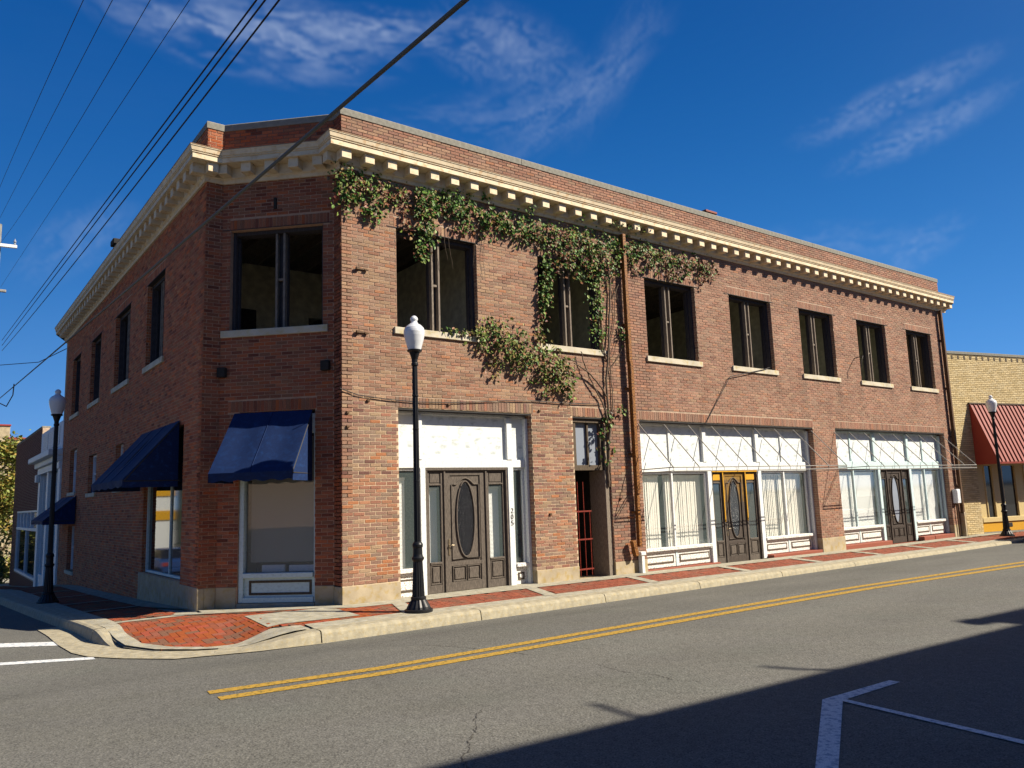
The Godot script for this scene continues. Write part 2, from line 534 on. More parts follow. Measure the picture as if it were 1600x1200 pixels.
# backing wall with holes: the mortar face, the reveals and the back
func wall_mesh(w: float, y0: float, y1: float, holes: Array, thick: float, cuts_x: Array, cuts_y: Array, pick: Callable, mats: Array) -> ArrayMesh:
	var xs := [0.0, w]; var ys := [y0, y1]
	for h in holes:
		for q in [h.position.x, h.end.x]: if q > 0 and q < w: xs.append(q)
		for q in [h.position.y, h.end.y]: if q > y0 and q < y1: ys.append(q)
	xs.append_array(cuts_x); ys.append_array(cuts_y)
	xs.sort(); ys.sort()
	var b := []
	for m in mats: b.append(MB.new())
	for i in xs.size() - 1:
		if xs[i + 1] - xs[i] < 1e-4: continue
		for j in ys.size() - 1:
			if ys[j + 1] - ys[j] < 1e-4: continue
			var c := Vector2((xs[i] + xs[i + 1]) / 2, (ys[j] + ys[j + 1]) / 2)
			var open := false
			for h in holes: if h.has_point(c): open = true
			if open: continue
			var B: MB = b[pick.call(c)]
			B.quad(Vector3(xs[i], ys[j], 0), Vector3(xs[i + 1], ys[j], 0), Vector3(xs[i + 1], ys[j + 1], 0), Vector3(xs[i], ys[j + 1], 0))
			B.quad(Vector3(xs[i + 1], ys[j], -thick), Vector3(xs[i], ys[j], -thick), Vector3(xs[i], ys[j + 1], -thick), Vector3(xs[i + 1], ys[j + 1], -thick))
	for h in holes:
		var p: Vector2 = h.position; var q: Vector2 = h.end
		var B: MB = b[0]
		B.quad(Vector3(p.x, p.y, -thick), Vector3(p.x, p.y, 0), Vector3(p.x, q.y, 0), Vector3(p.x, q.y, -thick))
		B.quad(Vector3(q.x, p.y, 0), Vector3(q.x, p.y, -thick), Vector3(q.x, q.y, -thick), Vector3(q.x, q.y, 0))
		B.quad(Vector3(p.x, q.y, 0), Vector3(q.x, q.y, 0), Vector3(q.x, q.y, -thick), Vector3(p.x, q.y, -thick))
		B.quad(Vector3(p.x, p.y, -thick), Vector3(q.x, p.y, -thick), Vector3(q.x, p.y, 0), Vector3(p.x, p.y, 0))
	var top: MB = b[0]
	top.quad(Vector3(0, y1, 0), Vector3(w, y1, 0), Vector3(w, y1, -thick), Vector3(0, y1, -thick))
	top.quad(Vector3(0, y0, -thick), Vector3(0, y0, 0), Vector3(0, y1, 0), Vector3(0, y1, -thick))
	top.quad(Vector3(w, y0, 0), Vector3(w, y0, -thick), Vector3(w, y1, -thick), Vector3(w, y1, 0))
	var r := ArrayMesh.new()
	for i in mats.size():
		var before := r.get_surface_count()
		b[i].put(r)
		if r.get_surface_count() > before: r.surface_set_material(before, mats[i])
	return r

func wall_part(called: String, f: Transform3D, mesh: ArrayMesh) -> MeshInstance3D:
	var o := MeshInstance3D.new()
	o.mesh = mesh
	o.name = called
	o.transform = f
	building.add_child(o, true)
	return o

# bricks on the reveal at the far (right) side of an opening, facing left, and the near side when asked
func jamb(wall: Node3D, x: float, y0: float, y1: float, depth: float, kind: int, facing_left := true) -> void:
	var f := Transform3D(Basis(Vector3(0, 0, 1), Vector3.UP, Vector3(-1, 0, 0)), Vector3(x, 0, -depth)) if facing_left else Transform3D(Basis(Vector3(0, 0, -1), Vector3.UP, Vector3(1, 0, 0)), Vector3(x, 0, 0))
	lay(wall, f, depth - 0.004, y0, y1, [], kind, 0.05)

func place_bricks(mesh: ArrayMesh) -> void:
	# the 300 that show largest become parts, the rest of each wall one mass
	var order := []
	for i in all_bricks.size():
		var w: Node3D = all_bricks[i][0]
		var p: Vector3 = w.transform * (all_bricks[i][1].origin)
		order.append([CAM.distance_to(p) + (100.0 if p.y > 3.4 else 0.0) + (3.0 if all_bricks[i][1].basis.z.normalized().z < 0.9 else 0.0), i])
	order.sort_custom(func(a, b): return a[0] < b[0])
	var single := {}
	for k in 296: single[order[k][1]] = true
	var mats := {}
	var meshes := {}
	var by := {}
	for i in all_bricks.size():
		var e: Array = all_bricks[i]
		if single.has(i):
			var key: Color = e[2]
			if not meshes.has(key):
				meshes[key] = brick_mesh(mat(key, 0.9, T.grain, 0.7, false, T.bump, 0.5))
			var o := MeshInstance3D.new()
			o.mesh = meshes[key]
			o.transform = e[1]
			o.name = "brick"
			e[0].add_child(o, true)
		else:
			if not by.has(e[0]): by[e[0]] = [[], []]
			by[e[0]][0].append(e[1])
			var j := rng.randf_range(0.86, 1.14)
			by[e[0]][1].append(Color(e[2].r * j, e[2].g * j, e[2].b * j))
	for w in by:
		scatter("bricks", mesh, by[w][0], by[w][1], w)

# profile (outward distance, height) swept along a polyline in plan, mitred
func sweep(b: MB, path: Array, prof: Array, caps := true) -> void:
	var m := path.size()
	var nrm := []
	for i in m - 1:
		var d: Vector2 = (path[i + 1] - path[i]).normalized()
		nrm.append(Vector2(d.y, -d.x))
	var off := func(i: int, d: float) -> Vector2:
		if i == 0: return path[0] + nrm[0] * d
		if i == m - 1: return path[m - 1] + nrm[m - 2] * d
		var a: Vector2 = nrm[i - 1]; var c: Vector2 = nrm[i]
		return path[i] + (a + c) / (1.0 + a.dot(c)) * d
	for i in m - 1:
		for k in prof.size() - 1:
			var p: Vector2 = prof[k]; var q: Vector2 = prof[k + 1]
			var A: Vector2 = off.call(i, p.x); var B: Vector2 = off.call(i + 1, p.x); var C: Vector2 = off.call(i + 1, q.x); var D: Vector2 = off.call(i, q.x)
			b.quad(Vector3(B.x, p.y, B.y), Vector3(A.x, p.y, A.y), Vector3(D.x, q.y, D.y), Vector3(C.x, q.y, C.y))
	if caps:
		for e in [0, m - 1]:
			var pts := []
			for p in prof:
				var o: Vector2 = off.call(e, p.x)
				pts.append(Vector3(o.x, p.y, o.y))
			for k in range(1, pts.size() - 1):
				if e == 0: b.tri(pts[0], pts[k], pts[k + 1])
				else: b.tri(pts[0], pts[k + 1], pts[k])

# ------------------------------------------------------------------ sky
func sky_material(sun: Vector3) -> PanoramaSkyMaterial:
	var W := 2048; var H := 1024
	var d := PackedByteArray()
	d.resize(W * H * 3)
	var n1 := noise(FastNoiseLite.TYPE_SIMPLEX_SMOOTH, 1.0, 5, 21)
	var n2 := noise(FastNoiseLite.TYPE_SIMPLEX_SMOOTH, 1.0, 4, 22)
	# wisps: direction, half length, half width (radians), tilt, strength
	var wisps := []
	for q in [[0.31, 0.548, 0.16, 0.045, -0.1, 0.85], [0.47, 0.565, 0.15, 0.022, -0.05, 0.75], [0.65, 0.545, 0.09, 0.045, -0.3, 0.5], [0.74, 0.485, 0.13, 0.03, 0.6, 0.34], [0.62, 0.470, 0.15, 0.03, 0.1, 0.26], [0.80, 0.52, 0.10, 0.03, 1.0, 0.16], [1.13, 0.427, 0.10, 0.020, 0.22, 0.55], [1.155, 0.388, 0.09, 0.020, 0.25, 0.5], [1.06, 0.285, 0.09, 0.022, -0.15, 0.22], [1.135, 0.262, 0.06, 0.022, 0.45, 0.3], [0.13, 0.30, 0.07, 0.03, 0.7, 0.3], [2.2, 0.5, 0.4, 0.06, 0.2, 0.5], [2.9, 0.7, 0.4, 0.1, -0.2, 0.4], [-2.3, 0.5, 0.4, 0.06, 0.1, 0.5], [-1.2, 0.6, 0.4, 0.08, -0.2, 0.5]]:
		wisps.append(q)
	var k := 0
	for y in H:
		var el := PI / 2 - PI * (y + 0.5) / H
		var ce := cos(el); var se := sin(el)
		for x in W:
			var az := wrapf(TAU * (x + 0.5) / W, -PI, PI)     # 0 is towards -z, +90 deg is +x
			var v := Vector3(sin(az) * ce, se, -cos(az) * ce)
			var c: Color
			if se < -0.02:
				c = Color(0.10, 0.10, 0.095)
			else:
				var up := clampf(se, 0, 1)
				var toward := v.dot(sun) * 0.5 + 0.5
				var t := pow(1.0 - up, 2.6)
				var away := clampf(0.52 + 0.75 * v.x * 0.75 - 0.05 * v.z, 0.25, 1.3)
				c = Color(0.0010, 0.057, 0.262).lerp(Color(0.042, 0.31, 0.84), clampf(t * (0.50 + 0.62 * away), 0, 1))
				c = c.lerp(Color(0.36, 0.58, 0.86), pow(1.0 - up, 8.0) * 0.6)
				var gl := pow(clampf(v.dot(sun), 0, 1), 24.0)
				c = c + Color(0.5, 0.5, 0.48) * gl + Color(0.16, 0.155, 0.14) * pow(clampf(v.dot(sun), 0, 1), 5.0)
				if up > 0.02:
					var den := 0.0
					for q in wisps:
						var da: float = wrapf(az - q[0], -PI, PI) * ce
						var de: float = el - q[1]
						if absf(da) > 0.6 or absf(de) > 0.4: continue
						var ca := cos(q[4]); var sa := sin(q[4])
						var lx: float = (da * ca + de * sa) / q[2]; var ly: float = (-da * sa + de * ca) / q[3]
						var r2 := lx * lx + ly * ly
						if r2 > 1.6: continue
						var wy: float = ly + n2.get_noise_2d(lx * 0.8 + q[0] * 10.0, ly * 0.8 + q[1] * 30.0) * 0.9
						var fib := clampf(1.0 - 2.2 * absf(n1.get_noise_3d(lx * 0.7 + q[0] * 40.0, wy * 2.0, q[1] * 17.0)), 0, 1) * 0.75 + (n1.get_noise_3d(lx * 1.5, wy * 4.0, 7.0) * 0.5 + 0.35) * 0.6
						var fine := n2.get_noise_3d(lx * 5.0 + q[0] * 9.0, ly * 9.0, 3.0) * 0.5 + 0.5
						den += q[5] * pow(clampf(1.0 - r2 / 1.6, 0, 1), 1.6) * clampf(fib * fib * 1.2 * (0.6 + 0.6 * fine), 0, 1.3)
					var haze := clampf(n1.get_noise_3d(v.x * 2.2, v.y * 5.0, v.z * 2.2) * 0.9 - 0.05, 0, 1) * 0.10
					c = c.lerp(Color(0.62, 0.72, 0.90), clampf(den * 0.36 + haze * 0.12, 0, 0.8))
			c = c.linear_to_srgb()
			d[k] = clampi(int(c.r * 255.0 + 0.5), 0, 255); d[k + 1] = clampi(int(c.g * 255.0 + 0.5), 0, 255); d[k + 2] = clampi(int(c.b * 255.0 + 0.5), 0, 255)
			k += 3
	var m := PanoramaSkyMaterial.new()
	m.panorama = ImageTexture.create_from_image(Image.create_from_data(W, H, false, Image.FORMAT_RGB8, d))
	return m

func _ready() -> void:
	rng.seed = 20240611
	var cam := Camera3D.new()
	cam.name = "camera"
	cam.position = CAM
	cam.rotation_degrees = Vector3(8.268, -37.024, -1.947)
	cam.fov = 51.908
	cam.far = 1500.0
	add_child(cam)
	cam.current = true
	var to_sun := Vector3(0.94, 1.05, 0.93).normalized()
	var sun := DirectionalLight3D.new()
	sun.name = "sun"
	add_child(sun)
	sun.look_at_from_position(Vector3.ZERO, -to_sun, Vector3.UP)
	sun.light_energy = 1.6
	sun.light_angular_distance = 0.5
	sun.light_color = Color(1.0, 0.95, 0.87)
	sun.shadow_enabled = true
	var env := Environment.new()
	env.background_mode = Environment.BG_SKY
	env.sky = Sky.new()
	env.sky.sky_material = sky_material(to_sun)
	env.tonemap_mode = Environment.TONE_MAPPER_LINEAR
	env.tonemap_exposure = 2.1
	env.background_energy_multiplier = 0.49
	env.sdfgi_enabled = true
	env.ssao_enabled = true
	env.ssil_enabled = true
	var we := WorldEnvironment.new()
	we.name = "environment"
	we.environment = env
	add_child(we)

	make_textures()
	make_materials()
	build_ground()
	build_main()
	build_right_neighbour()
	build_left_neighbours()
	build_across()
	build_vine()
	build_lamps()
	build_cables()
	build_trees()
	build_cars()

# ------------------------------------------------------------------ ground
func build_ground() -> void:
	var b := MB.new()
	b.colored = true
	var xs := []; var zs := []
	var q := -400.0
	for s in [[-400.0, -40.0, 60.0], [-40.0, -8.0, 4.0], [-8.0, 26.0, 0.5], [26.0, 62.0, 4.0], [62.0, 420.0, 60.0]]:
		q = s[0]
		while q < s[1] - 0.01: xs.append(q); q += s[2]
	for s in [[-400.0, -60.0, 68.0], [-60.0, -20.0, 4.0], [-20.0, -2.0, 1.0], [-2.0, 14.0, 0.4], [14.0, 30.0, 4.0], [30.0, 400.0, 60.0]]:
		q = s[0]
		while q < s[1] - 0.01: zs.append(q); q += s[2]
	var nz := noise(FastNoiseLite.TYPE_SIMPLEX_SMOOTH, 0.35, 4, 71)
	var colf := func(x: float, z: float) -> Color:
		var k: float = 0.185 + 0.030 * nz.get_noise_2d(x * 0.5, z * 1.6) + 0.016 * nz.get_noise_2d(x * 2.1 + 90.0, z * 2.6) + 0.014 * nz.get_noise_2d(x * 6.0, z * 6.0)
		# the polished wheel tracks run along the street
		if x > -30.0: k -= 0.034 * exp(-pow((z - 2.75) / 0.45, 2.0)) + 0.016 * exp(-pow((z - 3.9) / 0.4, 2.0))
		return Color(k * 0.985, k * 1.01, k * 0.955)
	var P := []; var Cc := []
	for x in xs:
		var r := []; var rc := []
		for z in zs:
			r.append(Vector3(x, road_y(x, z), z)); rc.append(colf.call(x, z))
		P.append(r); Cc.append(rc)
	for i in xs.size() - 1:
		for j in zs.size() - 1:
			var k := b.v.size()
			b.squad(P[i][j], P[i][j + 1], P[i + 1][j + 1], P[i + 1][j], Vector3.UP, Vector3.UP, Vector3.UP, Vector3.UP)
			var cs := [Cc[i][j], Cc[i + 1][j + 1], Cc[i][j + 1], Cc[i][j], Cc[i + 1][j], Cc[i + 1][j + 1]]
			for t in 6: b.c[k + t] = cs[t]
	struct("road", b, M.asphalt)

	# painted markings, each a thin sheet on the road
	var line := func(pts: Array, w: float) -> PackedVector2Array:
		var l := PackedVector2Array(); var r := PackedVector2Array()
		for i in pts.size():
			var d: Vector2 = (pts[min(i + 1, pts.size() - 1)] - pts[max(i - 1, 0)]).normalized()
			var nn := Vector2(-d.y, d.x) * w * 0.5
			l.append(pts[i] + nn); r.append(pts[i] - nn)
		r.reverse()
		l.append_array(r)
		return l
	for zz in [[4.40, 4.62, 4.62, 4.62, 4.70, 5.10, 5.6, 9.0], [4.74, 4.90, 4.92, 4.92, 5.00, 5.42, 5.9, 9.4]]:
		var px := [-3.45, -1.7, 0.6, 3.8, 7.9, 14.0, 20.0, 45.0]
		var pts := []
		for i in 8: pts.append(Vector2(px[i], zz[i]))
		b = MB.new()
		sheet(b, line.call(pts, 0.16), 0.5, road_y, 0.005)
		struct("yellow_road_line", b, M.yellow)
	for p in [P2([-8.0, -4.3, -4.01, -1.14, -4.06, -0.74, -8.0, -3.8]), P2([-8.5, -1.75, -3.87, 0.67, -3.88, 0.88, -8.5, -1.45])]:
		b = MB.new()
		sheet(b, p, 0.5, road_y, 0.005)
		struct("crosswalk_line", b, M.paint)
	for p in [P2([0.80, 8.42, 1.90, 8.46, 1.90, 8.57, 0.90, 8.56, -1.96, 10.2, -2.08, 10.12])]:
		b = MB.new()
		sheet(b, p, 0.5, road_y, 0.005)
		struct("parking_bay_line", b, M.paint)
	b = MB.new()
	sheet(b, P2([0.86, 8.565, 0.94, 8.555, 0.45, 12.9, 0.33, 12.9]), 0.5, road_y, 0.009)
	struct("parking_bay_line", b, M.paint)
	for pl in [[-1.75, 6.70, -1.89, 6.81, -2.10, 7.10, -2.32, 7.33, -2.40, 7.48, -2.52, 7.54, -2.61, 7.74, -2.7, 8.2], [-0.56, 3.66, -0.33, 4.33, -0.17, 4.86, -0.09, 5.23], [0.16, 6.14, 0.16, 6.54, 0.32, 6.81, 0.34, 7.06, 0.51, 7.28]]:
		b = MB.new()
		var jit := RandomNumberGenerator.new(); jit.seed = 3
		for i in range(0, pl.size() - 2, 2):
			var A := Vector2(pl[i], pl[i + 1]); var B := Vector2(pl[i + 2], pl[i + 3])
			var m := 5
			for t in m:
				var p0 := A.lerp(B, float(t) / m) + Vector2(jit.randf_range(-0.02, 0.02), jit.randf_range(-0.02, 0.02)); var p1 := A.lerp(B, float(t + 1) / m) + Vector2(jit.randf_range(-0.02, 0.02), jit.randf_range(-0.02, 0.02))
				var d := (p1 - p0).normalized(); var nn := Vector2(-d.y, d.x) * jit.randf_range(0.0015, 0.005)
				b.quad(Vector3(p0.x + nn.x, road_y(p0.x, p0.y) + 0.004, p0.y + nn.y), Vector3(p1.x + nn.x, road_y(p1.x, p1.y) + 0.004, p1.y + nn.y), Vector3(p1.x - nn.x, road_y(p1.x, p1.y) + 0.004, p1.y - nn.y), Vector3(p0.x - nn.x, road_y(p0.x, p0.y) + 0.004, p0.y - nn.y))
		struct("road_crack", b, M.crack)

	# pavement: a concrete slab, brick beds set in it, concrete bands over their edges
	var walk_outline := P2([50, -6, 50, 1.85, 21.9, 1.85, -1.3, 1.80, -2.16, 1.70, -2.75, 1.38, -3.18, 0.95, -3.44, 0.35, -3.52, -0.75, -3.58, -3, -3.75, -12, -4.0, -24, -5.0, -60, 0.5, -60, 0.5, -6])
	b = MB.new()
	sheet(b, walk_outline, 0.3, walk_y, -0.002)
	var walk := struct("pavement", b, M.concrete)
	# gutter apron of the corner, flush with the road
	b = MB.new()
	sheet(b, P2([-1.2, 2.16, -2.16, 2.02, -3.1, 1.72, -3.62, 1.12, -3.93, 0.62, -4.05, 0.14, -4.1, -0.83, -4.1, -3.3, -3.5, -3.3, -3.5, -0.75, -3.40, 0.35, -3.15, 0.93, -2.72, 1.34, -2.14, 1.66, -1.2, 1.78]), 0.3, func(x, z): return road_y(x, z) + 0.012 if z < 2.1 else -0.19 + 0.012, 0.0)
	struct("gutter_apron", b, M.kerb)
	var beds := []
	var ramp_bed := P2([-3.29, -1.30, -3.33, -0.45, -3.28, 0.40, -3.0, 0.95, -2.6, 1.32, -2.2, 1.42, -1.75, 1.25, -1.62, 1.02, -1.30, 1.42, 0.75, 1.50, 0.95, 0.42, 0.15, 0.30, -2.10, -1.35])
	beds.append(ramp_bed)
	var bx := [0.62, 3.5, 6.2, 9.2, 12.05, 14.9, 17.7, 20.5]
	for i in 7:
		beds.append(P2([bx[i] + 0.32, 0.45, bx[i + 1] + 0.1, 0.45, bx[i + 1] - 0.28, 1.5, bx[i] + 0.0, 1.5]))
	beds.append(P2([20.8, 0.45, 30, 0.6, 30, 1.5, 20.6, 1.5]))
	var lz := [-1.75, -4.3, -6.9, -9.6, -12.3, -15.0, -17.7]
	for i in 6:
		beds.append(P2([-3.28, lz[i] + 0.12, -2.25, lz[i] - 0.03, -2.25, lz[i + 1] + 0.15, -3.28, lz[i + 1] + 0.3]))
	beds.append(P2([-3.3, -18.0, -2.3, -18.0, -2.3, -34, -3.3, -34]))
	for p in beds:
		b = MB.new()
		sheet(b, p, 0.2 if p == ramp_bed else 0.6, walk_y, 0.003)
		obj("paver_bed", b, M.sandbed, walk)
	# herringbone pavers
	var pav := []
	var pal := [Color(0.32, 0.070, 0.026), Color(0.34, 0.080, 0.03), Color(0.29, 0.068, 0.028), Color(0.36, 0.088, 0.032), Color(0.27, 0.075, 0.038), Color(0.20, 0.105, 0.06), Color(0.32, 0.072, 0.028), Color(0.31, 0.10, 0.05)]
	for bi in beds.size():
		var p: PackedVector2Array = beds[bi]
		var lo := p[0]; var hi := p[0]
		for u in p:
			lo = lo.min(u); hi = hi.max(u)
		var far := bi == beds.size() - 1
		var L := 0.2; var W := 0.1
		var tn := noise(FastNoiseLite.TYPE_SIMPLEX_SMOOTH, 0.8, 2, 40 + bi)
		var i0 := int(lo.x / W) - 2; var i1 := int(hi.x / W) + 2; var j0 := int(lo.y / W) - 2; var j1 := int(hi.y / W) + 2
		for i in range(i0, i1):
			for j in range(j0, j1):
				# 2:1 herringbone on a grid of squares: which square starts a brick, and which way it lies
				var r := posmod(i + j, 4) if true else 0
				var horiz := false; var ok := false
				if posmod(i - j, 4) == 0: horiz = true; ok = true
				elif posmod(i - j, 4) == 3: horiz = false; ok = true
				if not ok: continue
				var o := Vector2(i * W, j * W)
				var sz := Vector2(L, W) if horiz else Vector2(W, L)
				var cen := o + sz / 2
				if not Geometry2D.is_point_in_polygon(cen, p): continue
				var y := walk_y(cen.x, cen.y)
				var e := 0.05
				var nx := Vector3(2 * e, walk_y(cen.x + e, cen.y) - walk_y(cen.x - e, cen.y), 0); var nzv := Vector3(0, walk_y(cen.x, cen.y + e) - walk_y(cen.x, cen.y - e), 2 * e)
				var up := nzv.cross(nx).normalized()
				# mesh lies in x, y with its face at +z: x -> along, y -> across, z -> up
				var ex := nx.normalized(); var ez := up; var ey := ez.cross(ex)
				var bs := Basis(ex * (sz.x - 0.005), ey * (sz.y - 0.005), ez * rng.randf_range(0.005, 0.009))
				var t := Transform3D(bs, Vector3(cen.x, y + 0.008, cen.y) - ex * (sz.x - 0.005) / 2 - ey * (sz.y - 0.005) / 2)
				var c: Color = pal[rng.randi() % (5 if tn.get_noise_2d(cen.x * 2.0, cen.y * 2.0) < 0.12 else 8)]
				if tn.get_noise_2d(cen.x * 2.2, cen.y * 2.2) > 0.30: c = pal[5]
				if bi > 0 and bi < 9: c = c.lerp(Color(0.26, 0.085, 0.055), 0.55)
				pav.append([CAM.distance_to(Vector3(cen.x, y, cen.y)), t, c])
	pav.sort_custom(func(a, b2): return a[0] < b2[0])
	var ms := {}
	var xf := []; var cols := []
	for i in pav.size():
		var c: Color = pav[i][2]
		if i < 296:
			var key := Color(snappedf(c.r, 0.03), snappedf(c.g, 0.02), snappedf(c.b, 0.02))
			if not ms.has(key): ms[key] = brick_mesh(mat(key, 0.9, T.grain, 0.3, false, T.bump, 0.5))
			var o := MeshInstance3D.new()
			o.mesh = ms[key]; o.transform = pav[i][1]; o.name = "brick"
			walk.add_child(o, true)
		else:
			var j := rng.randf_range(0.85, 1.15)
			xf.append(pav[i][1]); cols.append(Color(c.r * j, c.g * j, c.b * j))
	scatter("pavers", brick_mesh(M.paver), xf, cols, walk)
	# concrete bands
	var bands := [P2([-3.29, -1.42, -3.25, -1.20, -2.06, -1.20, -1.9, -1.42]), P2([-1.9, -1.42, -2.06, -1.20, 0.05, 0.40, 0.6, 0.44, 30, 0.44, 30, 0.0, 0.0, 0.0, -0.35, -0.31, -1.55, -1.5, -1.85, -1.85]),
		P2([0.3, 1.42, 21.9, 1.46, 21.9, 1.85, -1.25, 1.8, -1.22, 1.36]), P2([-1.63, -0.08, -1.66, 1.06, -0.25, 1.2, -0.24, 0.29, -0.40, 0.05]),
		P2([-3.52, -1.3, -3.50, -0.75, -3.42, 0.35, -3.16, 0.93, -2.73, 1.34, -2.15, 1.66, -1.3, 1.77, -1.3, 1.40, -1.75, 1.22, -2.2, 1.37, -2.57, 1.28, -2.95, 0.90, -3.22, 0.38, -3.28, -0.45, -3.26, -1.3]),
		P2([-3.24, -1.3, -3.56, -1.3, -3.75, -12, -4.0, -24, -3.7, -24, -3.28, -12]), P2([-2.3, -4.0, -1.86, -2.0, -1.86, -20, -2.3, -20])]
	for i in 8:
		bands.append(P2([bx[i] - 0.03, 1.5, bx[i] + 0.02 + (-0.3 if i == 0 else -0.3), 1.5, bx[i] + 0.1, 0.4, bx[i] + 0.35, 0.4]))
	for i in range(1, 7):
		bands.append(P2([-3.3, lz[i] + 0.12, -2.2, lz[i] - 0.03, -2.2, lz[i] + 0.12, -3.3, lz[i] + 0.28]))
	for p in bands:
		b = MB.new()
		sheet(b, p, 0.2 if p[0].x < 0.5 else 0.5, walk_y, 0.021 + 0.0006 * bands.find(p))
		obj("concrete_band", b, M.concrete, walk)
	# kerb stones
	var kb := func(pts: Array, top: Callable) -> void:
		# pts: plan points along the kerb face, road on the left hand side
		var m := MB.new()
		var N := []
		for i in pts.size():
			var d: Vector2 = (pts[min(i + 1, pts.size() - 1)] - pts[max(i - 1, 0)]).normalized()
			N.append(Vector2(-d.y, d.x))
		var prof := [Vector2(0.30, 0.0), Vector2(0.06, 0.0), Vector2(0.018, -0.012), Vector2(0.0, -0.045)]
		for i in pts.size() - 1:
			for k in 4:
				var q4 := []
				for e in [[i, k], [i + 1, k], [i + 1, k + 1], [i, k + 1]]:
					var pp: Vector2 = pts[e[0]]
					var ty: float = top.call(pp.x, pp.y)
					if e[1] < 4:
						var o: Vector2 = pp + N[e[0]] * prof[e[1]].x
						q4.append(Vector3(o.x, ty + prof[e[1]].y, o.y))
					else:
						var o2: Vector2 = pp - N[e[0]] * 0.03
						q4.append(Vector3(o2.x, road_y(pp.x, minf(pp.y, 2.1)) - 0.03, o2.y))
				m.quad(q4[0], q4[1], q4[2], q4[3])
		for e in [0, pts.size() - 1]:
			var pp: Vector2 = pts[e]
			var ty: float = top.call(pp.x, pp.y)
			var a2: Vector2 = pp + N[e] * 0.3
			m.quad(Vector3(pp.x, ty - 0.03, pp.y), Vector3(a2.x, ty, a2.y), Vector3(a2.x, ty - 0.3, a2.y), Vector3(pp.x, ty - 0.3, pp.y))
		obj("kerb_stone", m, M.kerb, walk)
	var ky := func(x: float, z: float) -> float: return walk_y(x, z) + 0.024
	var js := [-1.27, 1.41, 4.11, 6.68, 9.42, 12.37, 14.93, 17.6, 20.2, 22.3]
	for i in 9:
		var pts := []
		for t in 7: pts.append(Vector2(lerpf(js[i + 1] - 0.008, js[i] + 0.008, t / 6.0), 2.08))
		kb.call(pts, func(x, z): return ky.call(x, 1.8))
	# the lowered kerb at the start of the ramp
	kb.call([Vector2(-1.28, 2.08), Vector2(-1.55, 2.06), Vector2(-1.9, 1.99), Vector2(-2.3, 1.86), Vector2(-2.6, 1.7)], func(x, z): return lerpf(-0.185, walk_y(-1.2, 1.8), smoothstep(-2.5, -1.25, x)) + 0.02)
	kb.call([Vector2(-3.50, 0.18), Vector2(-3.56, 0.0), Vector2(-3.60, -0.2), Vector2(-3.63, -0.4), Vector2(-3.65, -0.56), Vector2(-3.66, -0.72)], func(x, z): return lerpf(walk_y(-3.4, -0.75) + 0.02, -0.175, smoothstep(-0.70, 0.12, z)))
	var lj := [-0.73, -3.4, -6.1, -8.8, -11.5, -14.2, -16.9, -19.6, -24.0]
	for i in 8:
		var pts := []
		for t in 5:
			var z := lerpf(lj[i] - 0.008, lj[i + 1] + 0.008, t / 4.0)
			pts.append(Vector2(-3.66 + 0.031 * (z + 0.73), z))
		kb.call(pts, func(x, z): return ky.call(-3.4, z))

# ------------------------------------------------------------------ the brick building
var WIN := [[1.116, 2.952], [4.546, 6.36], [7.831, 9.66], [11.02, 12.843], [14.19, 15.945], [17.26, 19.003], [20.336, 22.048]]
var LWIN := [[-6.49, -4.833], [-10.13, -8.254], [-13.81, -12.16], [-17.34, -15.76]]
const WT := 6.877
const SY := 4.943
const SB := 4.813

func bpart(called: String, b: MB, m: Material, x := Transform3D(), label := "") -> MeshInstance3D:
	var o := obj(called, b, m, building, label)
	o.transform = x
	return o

